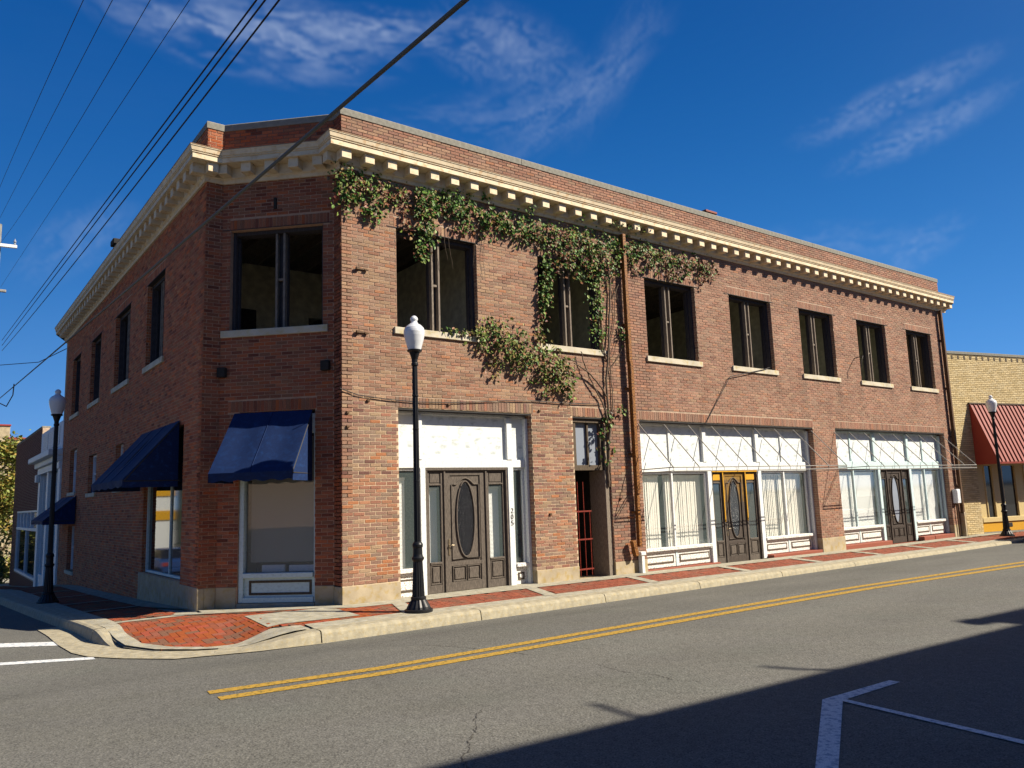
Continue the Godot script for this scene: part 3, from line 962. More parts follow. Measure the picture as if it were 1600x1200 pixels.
func build_main() -> void:
	stain.noise_type = FastNoiseLite.TYPE_SIMPLEX_SMOOTH; stain.frequency = 1.0; stain.fractal_octaves = 3; stain.seed = 77
	building = thing("brick_building", "two-storey red brick corner building with cream cornice, empty upper windows and white shopfronts", "building")
	# ---- front wall
	var holes := []; var solid := []
	for w in WIN:
		holes.append(Rect2(w[0], SB, w[1] - w[0], WT - SB))
		solid.append(Rect2(w[0] - 0.05, WT, w[1] - w[0] + 0.1, 0.213))
		solid.append(Rect2(w[0] - 0.08, SB, w[1] - w[0] + 0.17, 0.13))
	var shop := [[1.113, 4.224, 3.435], [5.352, 6.41, 3.42], [7.398, 14.378, 3.415], [15.521, 22.235, 3.43]]
	for s in shop:
		holes.append(Rect2(s[0], -0.3, s[1] - s[0], s[2] + 0.3))
		solid.append(Rect2(s[0] - 0.05, s[2], s[1] - s[0] + 0.1, 0.213))
	var piers := [[0.0, 1.113, 0.316], [4.224, 5.352, 0.256], [6.41, 7.398, 0.26], [14.378, 15.521, 0.322], [22.235, 23.05, 0.33]]
	for p in piers: solid.append(Rect2(p[0], -0.4, p[1] - p[0], p[2] + 0.4))
	var pick := func(c: Vector2) -> int:
		if c.y > 8.3: return 1
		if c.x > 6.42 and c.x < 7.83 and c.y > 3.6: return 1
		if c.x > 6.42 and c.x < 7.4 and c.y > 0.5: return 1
		return 0
	M.mortar_mid = mat(Color(0.43, 0.325, 0.24), 0.95, T.blotch, 0.8)
	var pick2 := func(c: Vector2) -> int:
		var k: int = pick.call(c)
		return 2 if k == 0 and (c.x > 7.83 or c.y > 3.62) else k
	var fw := wall_part("front_wall", FRONT, wall_mesh(23.01, -0.45, 8.86, holes, 0.34, [6.42, 7.83], [3.62, 8.3], pick2, [M.mortar, M.mortar_dark, M.mortar_mid]))
	var all := holes + solid
	lay(fw, FRONT, 23.01, 0.25, 7.80, all, 0)
	lay(fw, FRONT, 23.01, 8.40, 8.86, [], 0)
	for w in WIN:
		soldiers(fw, FRONT, w[0] - 0.05, w[1] + 0.05, WT, 0)
		jamb(fw, w[1], SY, WT, 0.12, 0)
	for s in shop:
		var lt := MB.new()
		lt.box(Vector3(s[0] + 0.003, s[2] - 0.032, -0.33), Vector3(s[1] - 0.003, s[2] - 0.003, -0.012))
		obj("lintel", lt, M.iron, fw)
		soldiers(fw, FRONT, s[0] - 0.05, s[1] + 0.05, s[2], 0)
		jamb(fw, s[1], 0.32, s[2], 0.24, 0)
	# ---- chamfer and its two narrow returns
	var up := Rect2(0.165, SB, 1.81, WT - 0.012 - SB)
	var low := Rect2(0.40, -0.2, 1.432, 3.62)
	var ch := [up, low]
	var one := func(c: Vector2) -> int: return 1 if c.y > 8.3 else 0
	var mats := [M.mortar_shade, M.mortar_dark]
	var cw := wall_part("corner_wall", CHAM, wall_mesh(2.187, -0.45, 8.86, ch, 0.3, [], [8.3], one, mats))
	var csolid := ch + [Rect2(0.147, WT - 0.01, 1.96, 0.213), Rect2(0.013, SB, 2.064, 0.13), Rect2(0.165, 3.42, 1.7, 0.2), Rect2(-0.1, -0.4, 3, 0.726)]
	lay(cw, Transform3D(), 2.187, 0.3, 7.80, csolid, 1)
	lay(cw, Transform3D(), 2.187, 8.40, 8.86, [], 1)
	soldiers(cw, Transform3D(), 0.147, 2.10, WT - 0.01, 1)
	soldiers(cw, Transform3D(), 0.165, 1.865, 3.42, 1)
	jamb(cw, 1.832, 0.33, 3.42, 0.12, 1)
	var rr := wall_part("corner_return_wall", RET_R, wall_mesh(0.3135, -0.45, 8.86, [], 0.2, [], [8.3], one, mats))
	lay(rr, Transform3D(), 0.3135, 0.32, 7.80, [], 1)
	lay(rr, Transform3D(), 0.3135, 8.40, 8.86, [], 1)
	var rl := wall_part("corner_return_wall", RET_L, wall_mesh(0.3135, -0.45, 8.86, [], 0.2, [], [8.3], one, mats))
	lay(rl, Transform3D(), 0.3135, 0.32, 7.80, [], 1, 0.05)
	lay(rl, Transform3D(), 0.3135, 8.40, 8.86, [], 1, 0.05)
	# ---- side wall
	var lh := []; var ls := []
	for w in LWIN:
		lh.append(Rect2(w[0] + 18.8, SB, w[1] - w[0], WT - SB))
		ls.append(Rect2(w[0] + 18.72, SB, w[1] - w[0] + 0.16, 0.13))
		ls.append(Rect2(w[0] + 18.75, WT, w[1] - w[0] + 0.1, 0.213))
	var small := [[-9.5, -8.55, 2.3, 3.42], [-13.47, -12.17, 2.27, 3.385], [-17.1, -15.7, 2.38, 3.79], [-16.85, -15.5, -0.08, 1.33]]
	for w in small:
		lh.append(Rect2(w[0] + 18.8, w[2], w[1] - w[0], w[3] - w[2]))
		ls.append(Rect2(w[0] + 18.72, w[2] - 0.11, w[1] - w[0] + 0.16, 0.12))
	lh.append(Rect2(18.8 - 6.20, 0.40, 3.2, 2.95))
	ls.append(Rect2(18.8 - 6.41, -0.6, 4.6, 0.945))
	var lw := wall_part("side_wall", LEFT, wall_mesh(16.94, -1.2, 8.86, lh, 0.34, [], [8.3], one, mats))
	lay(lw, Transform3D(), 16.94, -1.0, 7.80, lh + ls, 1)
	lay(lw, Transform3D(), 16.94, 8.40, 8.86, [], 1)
	for w in LWIN:
		soldiers(lw, Transform3D(), w[0] + 18.75, w[1] + 18.85, WT, 1)
		jamb(lw, w[0] + 18.8, SY, WT, 0.14, 1, false)
	for w in small: jamb(lw, w[0] + 18.8, w[2], w[3], 0.14, 1, false)
	jamb(lw, 12.6, 0.4, 3.35, 0.14, 1, false)
	place_bricks(brick_mesh(M.brick))
	# ---- the other walls, floors and roof
	var b := MB.new()
	b.box(Vector3(22.71, -0.45, -18.8), Vector3(23.01, 8.86, -0.36))
	bpart("party_wall", b, M.mortar_mid)
	b = MB.new()
	b.box(Vector3(-1.86, -1.0, -19.1), Vector3(23.01, 8.86, -18.803))
	bpart("rear_wall", b, M.mortar_mid)
	b = MB.new()
	b.box(Vector3(-1.5, 4.02, -18.79), Vector3(22.7, 4.25, -2.2)); b.box(Vector3(-0.0, 4.02, -2.198), Vector3(22.7, 4.25, -0.36))
	bpart("upper_floor", b, M.plank)
	b = MB.new()
	b.box(Vector3(-1.5, -0.4, -18.79), Vector3(22.7, -0.02, -2.2)); b.box(Vector3(0.3, -0.4, -2.198), Vector3(22.7, -0.02, -0.62))
	bpart("ground_floor", b, M.dark)
	b = MB.new()
	for i in 40:
		b.box(Vector3(-1.4 + i * 0.6, 7.52, -18.7), Vector3(-1.34 + i * 0.6, 7.70, -2.0 if i < 3 else -0.4))
	b.box(Vector3(-1.5, 7.70, -18.79), Vector3(22.7, 7.76, -2.0)); b.box(Vector3(-0.1, 7.70, -1.998), Vector3(22.7, 7.76, -0.36))
	bpart("ceiling", b, M.plank)
	b = MB.new()
	b.box(Vector3(-1.5, 8.05, -18.79), Vector3(22.7, 8.25, -2.0)); b.box(Vector3(-0.1, 8.05, -1.998), Vector3(22.7, 8.25, -0.36))
	bpart("roof", b, M.tar)
	for p in [[3.62, -0.36, -5.6], [7.1, -0.36, -5.6], [13.5, -0.36, -5.6], [16.6, -0.36, -5.6], [19.7, -0.36, -5.6]]:
		b = MB.new()
		b.box(Vector3(p[0], 4.25, p[2]), Vector3(p[0] + 0.14, 7.51, p[1]))
		bpart("partition_wall", b, M.plaster)
	# back wall of the upper rooms with doorways in it
	var dr := []
	for x in [3.2, 7.6, 11.9, 14.9, 18.0, 21.0]: dr.append(Rect2(x, 4.2, 1.0, 2.15))
	var bw := MeshInstance3D.new()
	bw.mesh = wall_mesh(24.1, 4.25, 7.51, dr, 0.14, [], [], func(_c): return 0, [M.plaster])
	bw.name = "room_wall"
	bw.transform = Transform3D(Basis(), Vector3(-1.5, 0, -5.62))
	building.add_child(bw, true)
	# things left standing in the corner room
	b = MB.new()
	b.box(Vector3(-1.2, 4.26, -5.0), Vector3(0.0, 6.1, -4.45), 0.02); b.box(Vector3(-1.15, 4.4, -4.448), Vector3(-0.62, 6.0, -4.42), 0.01); b.box(Vector3(-0.58, 4.4, -4.448), Vector3(-0.05, 6.0, -4.42), 0.01)
	bpart("wardrobe", b, M.dark)
	# ---- stone base
	for p in piers:
		b = MB.new()
		b.box(Vector3(p[0] - 0.006, -0.35, -0.225), Vector3(p[1] + 0.006, p[2], 0.014), 0.006)
		bpart("stone_base", b, M.limestone)
	b = MB.new()
	b.box(Vector3(0.0, -0.4, -0.25), Vector3(0.38, 0.326, 0.014), 0.006); b.box(Vector3(1.835, -0.4, -0.25), Vector3(2.185, 0.326, 0.014), 0.006)
	bpart("stone_base", b, M.limestone, CHAM)
	b = MB.new()
	b.box(Vector3(-0.012, -0.4, -0.15), Vector3(0.10, 0.328, 0.016), 0.005); b.box(Vector3(0.106, -0.4, -0.15), Vector3(0.30, 0.325, 0.010), 0.005)
	bpart("stone_base", b, M.limestone, RET_L)
	b = MB.new()
	b.box(Vector3(0.012, -0.4, -0.14), Vector3(0.268, 0.312, 0.014), 0.005)
	bpart("stone_base", b, M.limestone, RET_R)
	b = MB.new()
	b.box(Vector3(12.39, -0.7, -0.25), Vector3(15.80, 0.385, 0.02), 0.006); b.box(Vector3(15.81, -0.7, -0.25), Vector3(16.945, 0.345, 0.016), 0.006)
	bpart("stone_base", b, M.limestone, LEFT)
	# ---- windows
	for w in WIN: upper_window(FRONT, w[0], w[1], 0.06)
	upper_window(CHAM, 0.165, 1.975, 0.06, 0.013, 2.077)
	for w in LWIN: upper_window(LEFT, w[0] + 18.8, w[1] + 18.8, 0.06)
	# ---- cornice
	var path := [Vector2(23.30, 0), Vector2(0, 0), Vector2(0, -0.3135), Vector2(-1.5465, -1.86), Vector2(-1.86, -1.86), Vector2(-1.86, -19.1)]
	b = MB.new()
	sweep(b, path, [Vector2(-0.02, 7.785), Vector2(0.045, 7.785), Vector2(0.055, 7.85), Vector2(0.09, 7.872), Vector2(0.09, 8.063), Vector2(0.36, 8.065), Vector2(0.36, 8.145), Vector2(0.352, 8.150), Vector2(0.352, 8.160), Vector2(0.374, 8.165), Vector2(0.374, 8.176), Vector2(0.366, 8.180), Vector2(0.366, 8.192), Vector2(0.385, 8.198), Vector2(0.40, 8.262), Vector2(0.412, 8.275), Vector2(0.412, 8.29), Vector2(-0.02, 8.29)])
	var co := bpart("cornice", b, M.cornice)
	b = MB.new()
	sweep(b, path, [Vector2(-0.02, 8.292), Vector2(0.418, 8.292), Vector2(0.418, 8.304), Vector2(-0.02, 8.43)])
	obj("cornice_flashing", b, M.cornice_top, co)
	var mm := MB.new()
	mm.box(Vector3(-0.0975, 7.885, 0.07), Vector3(0.0975, 8.067, 0.30), 0.008)
	var mo := mm.mesh(M.cornice)
	var spots := []
	for i in 51: spots.append(Transform3D(FRONT.basis, Vector3(-0.03 + 0.4645 * i, 0, 0)))
	for i in 5: spots.append(CHAM * Transform3D(Basis(), Vector3(0.12 + 0.4645 * i, 0, 0)))
	for i in 37: spots.append(LEFT * Transform3D(Basis(), Vector3(16.97 - 0.4645 * i, 0, 0)))
	spots.append(Transform3D(FRONT.basis, Vector3(-1.83, 0, -1.86)))
	spots.append(RET_R * Transform3D(Basis(), Vector3(0.27, 0, 0)))
	for t in spots:
		var o := MeshInstance3D.new()
		o.mesh = mo; o.transform = t; o.name = "modillion"
		co.add_child(o, true)
	# coping stones, broken into lengths
	var cuts := [23.03, 18.9, 15.2, 11.6, 8.1, 4.2, 0.0]
	var prof := [Vector2(-0.30, 8.862), Vector2(0.022, 8.862), Vector2(0.026, 8.98), Vector2(0.012, 8.998), Vector2(-0.30, 9.0)]
	for i in 5:
		b = MB.new()
		sweep(b, [Vector2(cuts[i] - 0.006, 0), Vector2(cuts[i + 1] + 0.006, 0)], prof)
		bpart("coping", b, M.coping)
	b = MB.new()
	sweep(b, [Vector2(4.194, 0), Vector2(0, 0), Vector2(0, -0.3135), Vector2(-1.5465, -1.86), Vector2(-1.86, -1.86), Vector2(-1.86, -8.0)], prof)
	bpart("coping", b, M.coping)
	b = MB.new()
	sweep(b, [Vector2(-1.86, -8.012), Vector2(-1.86, -19.1)], prof)
	bpart("coping", b, M.coping)
	# small chimney pot and a loose slab on the parapet
	b = MB.new()
	b.box(Vector3(11.55, 8.2, -1.35), Vector3(11.95, 9.55, -0.95), 0.01); b.box(Vector3(11.5, 9.552, -1.4), Vector3(12.0, 9.62, -0.9), 0.01)
	bpart("chimney", b, M.step)
	b = MB.new()
	b.box(Vector3(-2.0, 8.96, -10.6), Vector3(-1.7, 9.12, -10.2), 0.02)
	bpart("roof_vent", b, M.dark)
	shopfronts()
	side_windows()
	fittings()

func upper_window(f: Transform3D, x0: float, x1: float, fr: float, s0 := -1.0, s1 := -1.0) -> void:
	var b := MB.new()
	var zb := -0.33; var zf := -0.10
	b.box(Vector3(x0, SY, zb), Vector3(x0 + fr, WT - 0.002, zf), 0.004)
	b.box(Vector3(x1 - fr, SY, zb), Vector3(x1 - 0.002, WT - 0.002, zf), 0.004)
	b.box(Vector3(x0 + fr, WT - 0.08, zb), Vector3(x1 - fr, WT - 0.004, zf - 0.01), 0.004)
	var c := (x0 + x1) / 2 + 0.02
	b.box(Vector3(c - 0.11, SY, -0.31), Vector3(c + 0.11, WT - 0.082, -0.23), 0.004)
	# sash stops left on the frame
	b.box(Vector3(x1 - fr - 0.025, SY, -0.24), Vector3(x1 - fr - 0.001, WT - 0.1, -0.20), 0.003)
	b.box(Vector3(x0 + fr + 0.001, SY, -0.24), Vector3(x0 + fr + 0.025, WT - 0.1, -0.20), 0.003)
	var w := bpart("window_frame", b, M.frame, f)
	for s in [-1, 1]:
		b = MB.new()
		b.box(Vector3(c + s * 0.075 - 0.022, SY, -0.228), Vector3(c + s * 0.075 + 0.022, WT - 0.083, -0.13), 0.004)
		obj("mullion", b, M.mull, w)
	b = MB.new()
	b.box(Vector3(c - 0.052, 5.88, -0.228), Vector3(c + 0.052, 5.925, -0.15), 0.003)
	obj("sash_rail", b, M.mull, w)
	b = MB.new()
	if s0 < 0: s0 = x0 - 0.07
	if s1 < 0: s1 = x1 + 0.09
	b.box(Vector3(s0, SB, -0.30), Vector3(s1, SY, 0.05), 0.006)
	obj("sill", b, M.sill, w)
	b = MB.new()
	b.box(Vector3(x0 - 0.2, WT - 0.004, -0.1), Vector3(x1 + 0.17, WT + 0.008, 0.014))
	obj("lintel", b, M.iron, w)

# white frame + pane, in the plane z = zb of frame f
func glazing(parent: Node, x0: float, x1: float, y0: float, y1: float, z: float, m: Material) -> void:
	var b := MB.new()
	b.box(Vector3(x0, y0, z - 0.006), Vector3(x1, y1, z))
	obj("pane", b, m, parent)

func h_blind(parent: Node, x0: float, x1: float, y0: float, y1: float, z: float, m: Material) -> void:
	var b := MB.new()
	var y := y1
	while y > y0:
		b.quad(Vector3(x0, y - 0.026, z + 0.007), Vector3(x1, y - 0.026, z + 0.007), Vector3(x1, y, z - 0.003), Vector3(x0, y, z - 0.003))
		y -= 0.0255
	b.box(Vector3(x0, y1 + 0.002, z - 0.02), Vector3(x1, y1 + 0.05, z + 0.02))
	obj("blind", b, m, parent)

func v_blind(parent: Node, x0: float, x1: float, y0: float, y1: float, z: float, m: Material, ang := -0.16) -> void:
	var b := MB.new()
	var x := x0
	while x < x1 - 0.03:
		var a := ang + rng.randf_range(-0.14, 0.14)
		var d := Vector3(cos(a), 0, sin(a)) * 0.047
		var c := Vector3(x + 0.04, 0, z + rng.randf_range(-0.004, 0.004))
		b.quad(c - d + Vector3(0, y0, 0), c + d + Vector3(0, y0, 0), c + d + Vector3(0, y1, 0), c - d + Vector3(0, y1, 0))
		x += 0.076
	b.box(Vector3(x0, y1, z - 0.03), Vector3(x1, y1 + 0.05, z + 0.03))
	obj("blind", b, m, parent)

func raised_panel(parent: Node, x0: float, x1: float, y0: float, y1: float, z: float, m: Material, edge: Material, r := 0.018) -> void:
	# a moulding ring and a fielded panel inside it
	var b := MB.new()
	for q in [[x0, y0, x1, y0 + r], [x0, y1 - r, x1, y1], [x0, y0 + r, x0 + r, y1 - r], [x1 - r, y0 + r, x1, y1 - r]]:
		b.box(Vector3(q[0], q[1], z - 0.01), Vector3(q[2], q[3], z + 0.016), 0.004)
	obj("panel_moulding", b, edge, parent)
	b = MB.new()
	var i := r + 0.022
	b.box(Vector3(x0 + i, y0 + i, z - 0.01), Vector3(x1 - i, y1 - i, z + 0.012), 0.009)
	obj("raised_panel", b, m, parent)

func kick_panel(parent: Node, x0: float, x1: float, y0: float, y1: float, z: float) -> void:
	var b := MB.new()
	b.box(Vector3(x0, y0, z - 0.03), Vector3(x1, y1, z), 0.004)
	var k := obj("kick_panel", b, M.peel, parent)
	var bb := MB.new()
	var p0 := Vector2(x0 + 0.07, y0 + 0.085); var p1 := Vector2(x1 - 0.07, y1 - 0.07); var r := 0.03
	for q in [[p0.x, p0.y, p1.x, p0.y + r], [p0.x, p1.y - r, p1.x, p1.y], [p0.x, p0.y + r, p0.x + r, p1.y - r], [p1.x - r, p0.y + r, p1.x, p1.y - r]]:
		bb.box(Vector3(q[0], q[1], z - 0.01), Vector3(q[2], q[3], z + 0.012), 0.003)
	bb.v = bb.v
	var mo := MeshInstance3D.new()
	mo.mesh = bb.mesh(M.bare); mo.name = "panel_moulding"
	parent.add_child(mo, true)
	b = MB.new()
	b.box(Vector3(p0.x + r + 0.006, p0.y + r + 0.006, z - 0.01), Vector3(p1.x - r - 0.006, p1.y - r - 0.006, z + 0.010), 0.006)
	var pp := MeshInstance3D.new()
	pp.mesh = b.mesh(M.peel); pp.name = "raised_panel"
	parent.add_child(pp, true)

func entry_door(x0: float, x1: float, y0: float, y1: float, z: float, m: Material, glass: Material, label: String, yellowed := false) -> void:
	var b := MB.new()
	var w := x1 - x0; var h := y1 - y0
	var st := 0.115 * w / 0.95
	if yellowed: b.colored = true
	# stiles and rails round a recessed field
	var cols := func(y: float) -> Color:
		if not yellowed: return Color(1, 1, 1)
		return Color(0.13, 0.105, 0.085).lerp(Color(0.62, 0.33, 0.03), clampf((y - y0 - h * 0.60) / (h * 0.25), 0, 1) * (0.7 + 0.3 * sin(y * 9.0)))
	var n := 12
	for i in n:
		var a := y0 + h * i / n; var e := y0 + h * (i + 1) / n
		b.tint = cols.call((a + e) / 2)
		b.box(Vector3(x0, a, z - 0.045), Vector3(x0 + st, e, z)); b.box(Vector3(x1 - st, a, z - 0.045), Vector3(x1, e, z))
		b.box(Vector3(x0 + st, a, z - 0.044), Vector3(x1 - st, e, z - 0.02))
	for q in [[y0, y0 + 0.17], [y0 + 0.47 * h / 2.28, y0 + 0.54 * h / 2.28], [y1 - 0.09, y1]]:
		b.tint = cols.call((q[0] + q[1]) / 2)
		b.box(Vector3(x0 + st, q[0], z - 0.044), Vector3(x1 - st, q[1], z - 0.001), 0.003)
	var d := bpart("door", b, M.oldwood_v if yellowed else m, Transform3D(), label)
	var cx := (x0 + x1) / 2; var cy := y0 + h * 0.593; var rx := w * 0.212; var ry := h * 0.312
	b = MB.new()
	for k in 40:
		var a := TAU * k / 40; var e := TAU * (k + 1) / 40
		b.tri(Vector3(cx, cy, z - 0.012), Vector3(cx + cos(a) * rx, cy + sin(a) * ry, z - 0.012), Vector3(cx + cos(e) * rx, cy + sin(e) * ry, z - 0.012))
	obj("oval_glass", b, glass, d)
	b = MB.new()
	var pts := []
	for k in 41:
		var a := TAU * k / 40
		pts.append(Vector3(cx + cos(a) * (rx + 0.012), cy + sin(a) * (ry + 0.012), z - 0.006))
	b.tube(pts, 0.017, 6)
	obj("oval_moulding", b, m, d)
	# panel moulding with an arched top round the oval
	b = MB.new()
	var px := w * 0.345; var pb := y0 + h * 0.262; var pt := y1 - 0.27 * h / 2.28
	pts = [Vector3(cx - px, pb, z - 0.004), Vector3(cx - px, pt, z - 0.004), Vector3(cx - px * 0.72, pt + 0.005, z - 0.004)]
	for k in 9:
		var t := -1.0 + 2.0 * k / 8.0
		pts.append(Vector3(cx + t * px * 0.62, pt + 0.115 * cos(t * PI / 2) + 0.01, z - 0.004))
	pts.append_array([Vector3(cx + px * 0.72, pt + 0.005, z - 0.004), Vector3(cx + px, pt, z - 0.004), Vector3(cx + px, pb, z - 0.004), Vector3(cx - px, pb, z - 0.004)])
	b.tube(pts, 0.016, 6)
	obj("arch_moulding", b, m, d)
	for s in [0, 1]:
		raised_panel(d, cx - px + s * px + (0.012 if s else 0.0), cx + s * px - (0.0 if s else 0.012), y0 + 0.175, y0 + 0.465 * h / 2.28, z - 0.014, m, m)
	b = MB.new()
	b.box(Vector3(x0 + 0.045, y0 + 0.68, z), Vector3(x0 + 0.085, y0 + 0.98, z + 0.012), 0.004)
	b.tube([Vector3(x0 + 0.065, y0 + 0.86, z + 0.01), Vector3(x0 + 0.065, y0 + 0.86, z + 0.05), Vector3(x0 + 0.10, y0 + 0.865, z + 0.058), Vector3(x0 + 0.16, y0 + 0.86, z + 0.05)], 0.009, 6)
	obj("handle", b, M.nickel, d)

func sidelight(x0: float, x1: float, y0: float, y1: float, z: float, m: Material, blind := false) -> void:
	var b := MB.new()
	var h := y1 - y0
	var e := 0.055
	var g0 := y0 + 0.25 * h; var g1 := y1 - 0.11 * h
	b.box(Vector3(x0, y0, z - 0.045), Vector3(x0 + e, y1, z), 0.003); b.box(Vector3(x1 - e, y0, z - 0.045), Vector3(x1, y1, z), 0.003)
	b.box(Vector3(x0 + e, y0, z - 0.044), Vector3(x1 - e, g0 - 0.04, z - 0.02)); b.box(Vector3(x0 + e, g1, z - 0.044), Vector3(x1 - e, y1, z - 0.02))
	b.box(Vector3(x0 + e, g0 - 0.04, z - 0.04), Vector3(x1 - e, g0, z + 0.014), 0.005); b.box(Vector3(x0 + e, g1 - 0.03, z - 0.04), Vector3(x1 - e, g1, z + 0.008), 0.005)
	b.box(Vector3(x0 + e, y0, z - 0.04), Vector3(x1 - e, y0 + 0.15, z - 0.002), 0.003); b.box(Vector3(x0 + e, y1 - 0.04, z - 0.04), Vector3(x1 - e, y1, z - 0.002), 0.003)
	var d := bpart("sidelight", b, m)
	glazing(d, x0 + e, x1 - e, g0, g1, z - 0.02, M.glass)
	raised_panel(d, x0 + e + 0.01, x1 - e - 0.01, y0 + 0.16, g0 - 0.05, z - 0.014, m, m)
	b = MB.new()
	b.box(Vector3(x0 + e + 0.02, g1 + 0.02, z - 0.03), Vector3(x1 - e - 0.02, y1 - 0.05, z - 0.008), 0.008)
	obj("raised_panel", b, m, d)
	if blind: h_blind(d, x0 + e, x1 - e, g0, g1 - 0.12, z - 0.16, M.blind_cool)
	b = MB.new()
	b.box(Vector3(x0, y0, z - 0.5), Vector3(x1, y1, z - 0.48))
	obj("backing", b, M.dark, d)

func door_frame(x0: float, x1: float, y1: float, posts: Array, z: float, m: Material) -> void:
	var b := MB.new()
	b.box(Vector3(x0 - 0.045, -0.12, z - 0.1), Vector3(x0, y1, z + 0.045), 0.006); b.box(Vector3(x1, -0.12, z - 0.1), Vector3(x1 + 0.045, y1, z + 0.045), 0.006)
	b.box(Vector3(x0 - 0.045, y1, z - 0.1), Vector3(x1 + 0.045, y1 + 0.05, z + 0.05), 0.006)
	for p in posts: b.box(Vector3(p[0], -0.1, z - 0.06), Vector3(p[1], y1, z + 0.028), 0.005)
	bpart("door_frame", b, m)

func shopfront(x0: float, x1: float, ytop: float, z: float, beam: Array, mull: Array, minor: Array, posts: Array, wins: Array, board: Material, trim: Material) -> Node3D:
	# mull: [a, b] wide uprights in the transom; posts run to the ground; wins: [x0, x1, sill y, mullions, kick bottom, blind]
	var b := MB.new()
	b.box(Vector3(x0 + 0.002, ytop - 0.085, z - 0.06), Vector3(x1 - 0.002, ytop - 0.034, z + 0.03), 0.005)
	b.box(Vector3(x0 + 0.002, beam[0], z - 0.06), Vector3(x1 - 0.07, beam[1], z + 0.055), 0.006)
	b.box(Vector3(x1 - 0.07, -0.02, z - 0.06), Vector3(x1 - 0.003, ytop - 0.087, z + 0.10), 0.006)
	for q in mull: b.box(Vector3(q[0], beam[1], z - 0.05), Vector3(q[1], ytop - 0.087, z + 0.07), 0.006)
	for q in minor: b.box(Vector3(q[0], beam[1], z - 0.05), Vector3(q[1], ytop - 0.087, z + 0.03), 0.005)
	for q in posts: b.box(Vector3(q[0], -0.06, z - 0.09), Vector3(q[1], beam[0], z + 0.06), 0.006)
	var s := bpart("shopfront", b, trim)
	var edges := [x0]
	var rs := mull + minor
	rs.sort_custom(func(a, c): return a[0] < c[0])
	for q in rs:
		edges.append(q[0]); edges.append(q[1])
	edges.append(x1 - 0.07)
	for i in range(0, edges.size(), 2):
		b = MB.new()
		b.box(Vector3(edges[i], beam[1], z - 0.03), Vector3(edges[i + 1], ytop - 0.087, z), 0.0)
		obj("transom_panel", b, board, s)
	for w in wins:
		b = MB.new()
		var t: float = w[2]
		b.box(Vector3(w[0], t - 0.075, z - 0.06), Vector3(w[1], t, z + 0.085), 0.008); b.box(Vector3(w[0], t - 0.115, z - 0.06), Vector3(w[1], t - 0.077, z + 0.045), 0.005)
		obj("sill", b, M.peel, s)
		b = MB.new()
		var ed := [w[0]]
		for q in w[3]:
			b.box(Vector3(q - 0.03, t, z - 0.05), Vector3(q + 0.03, beam[0], z + 0.02), 0.005)
			ed.append(q - 0.03); ed.append(q + 0.03)
		ed.append(w[1])
		b.box(Vector3(w[0], beam[0] - 0.05, z - 0.05), Vector3(w[1], beam[0] - 0.002, z + 0.01), 0.004)
		b.box(Vector3(w[1] - 0.05, t, z - 0.05), Vector3(w[1], beam[0] - 0.052, z + 0.01), 0.004)
		obj("window_frame", b, trim, s)
		for i in range(0, ed.size(), 2): glazing(s, ed[i], ed[i + 1], t, beam[0] - 0.05, z - 0.02, M.glass)
		var km: float = (w[0] + w[1]) / 2
		if w[1] - w[0] > 1.2:
			b = MB.new()
			b.box(Vector3(km - 0.03, w[4], z - 0.04), Vector3(km + 0.03, t - 0.116, z + 0.012), 0.004)
			obj("kick_rail", b, M.aqua, s)
			kick_panel(s, w[0], km - 0.032, w[4], t - 0.117, z); kick_panel(s, km + 0.032, w[1], w[4], t - 0.117, z)
		else:
			kick_panel(s, w[0], w[1], w[4], t - 0.117, z)
		# the room behind the glass: a dark box so that the blinds hang in depth
		b = MB.new()
		b.box(Vector3(w[0], t, z - 1.3), Vector3(w[1], beam[0], z - 1.25)); b.box(Vector3(w[0], t - 0.2, z - 1.25), Vector3(w[1], t - 0.115, z - 0.062))
		obj("display_shelf", b, M.plank, s)
	return s

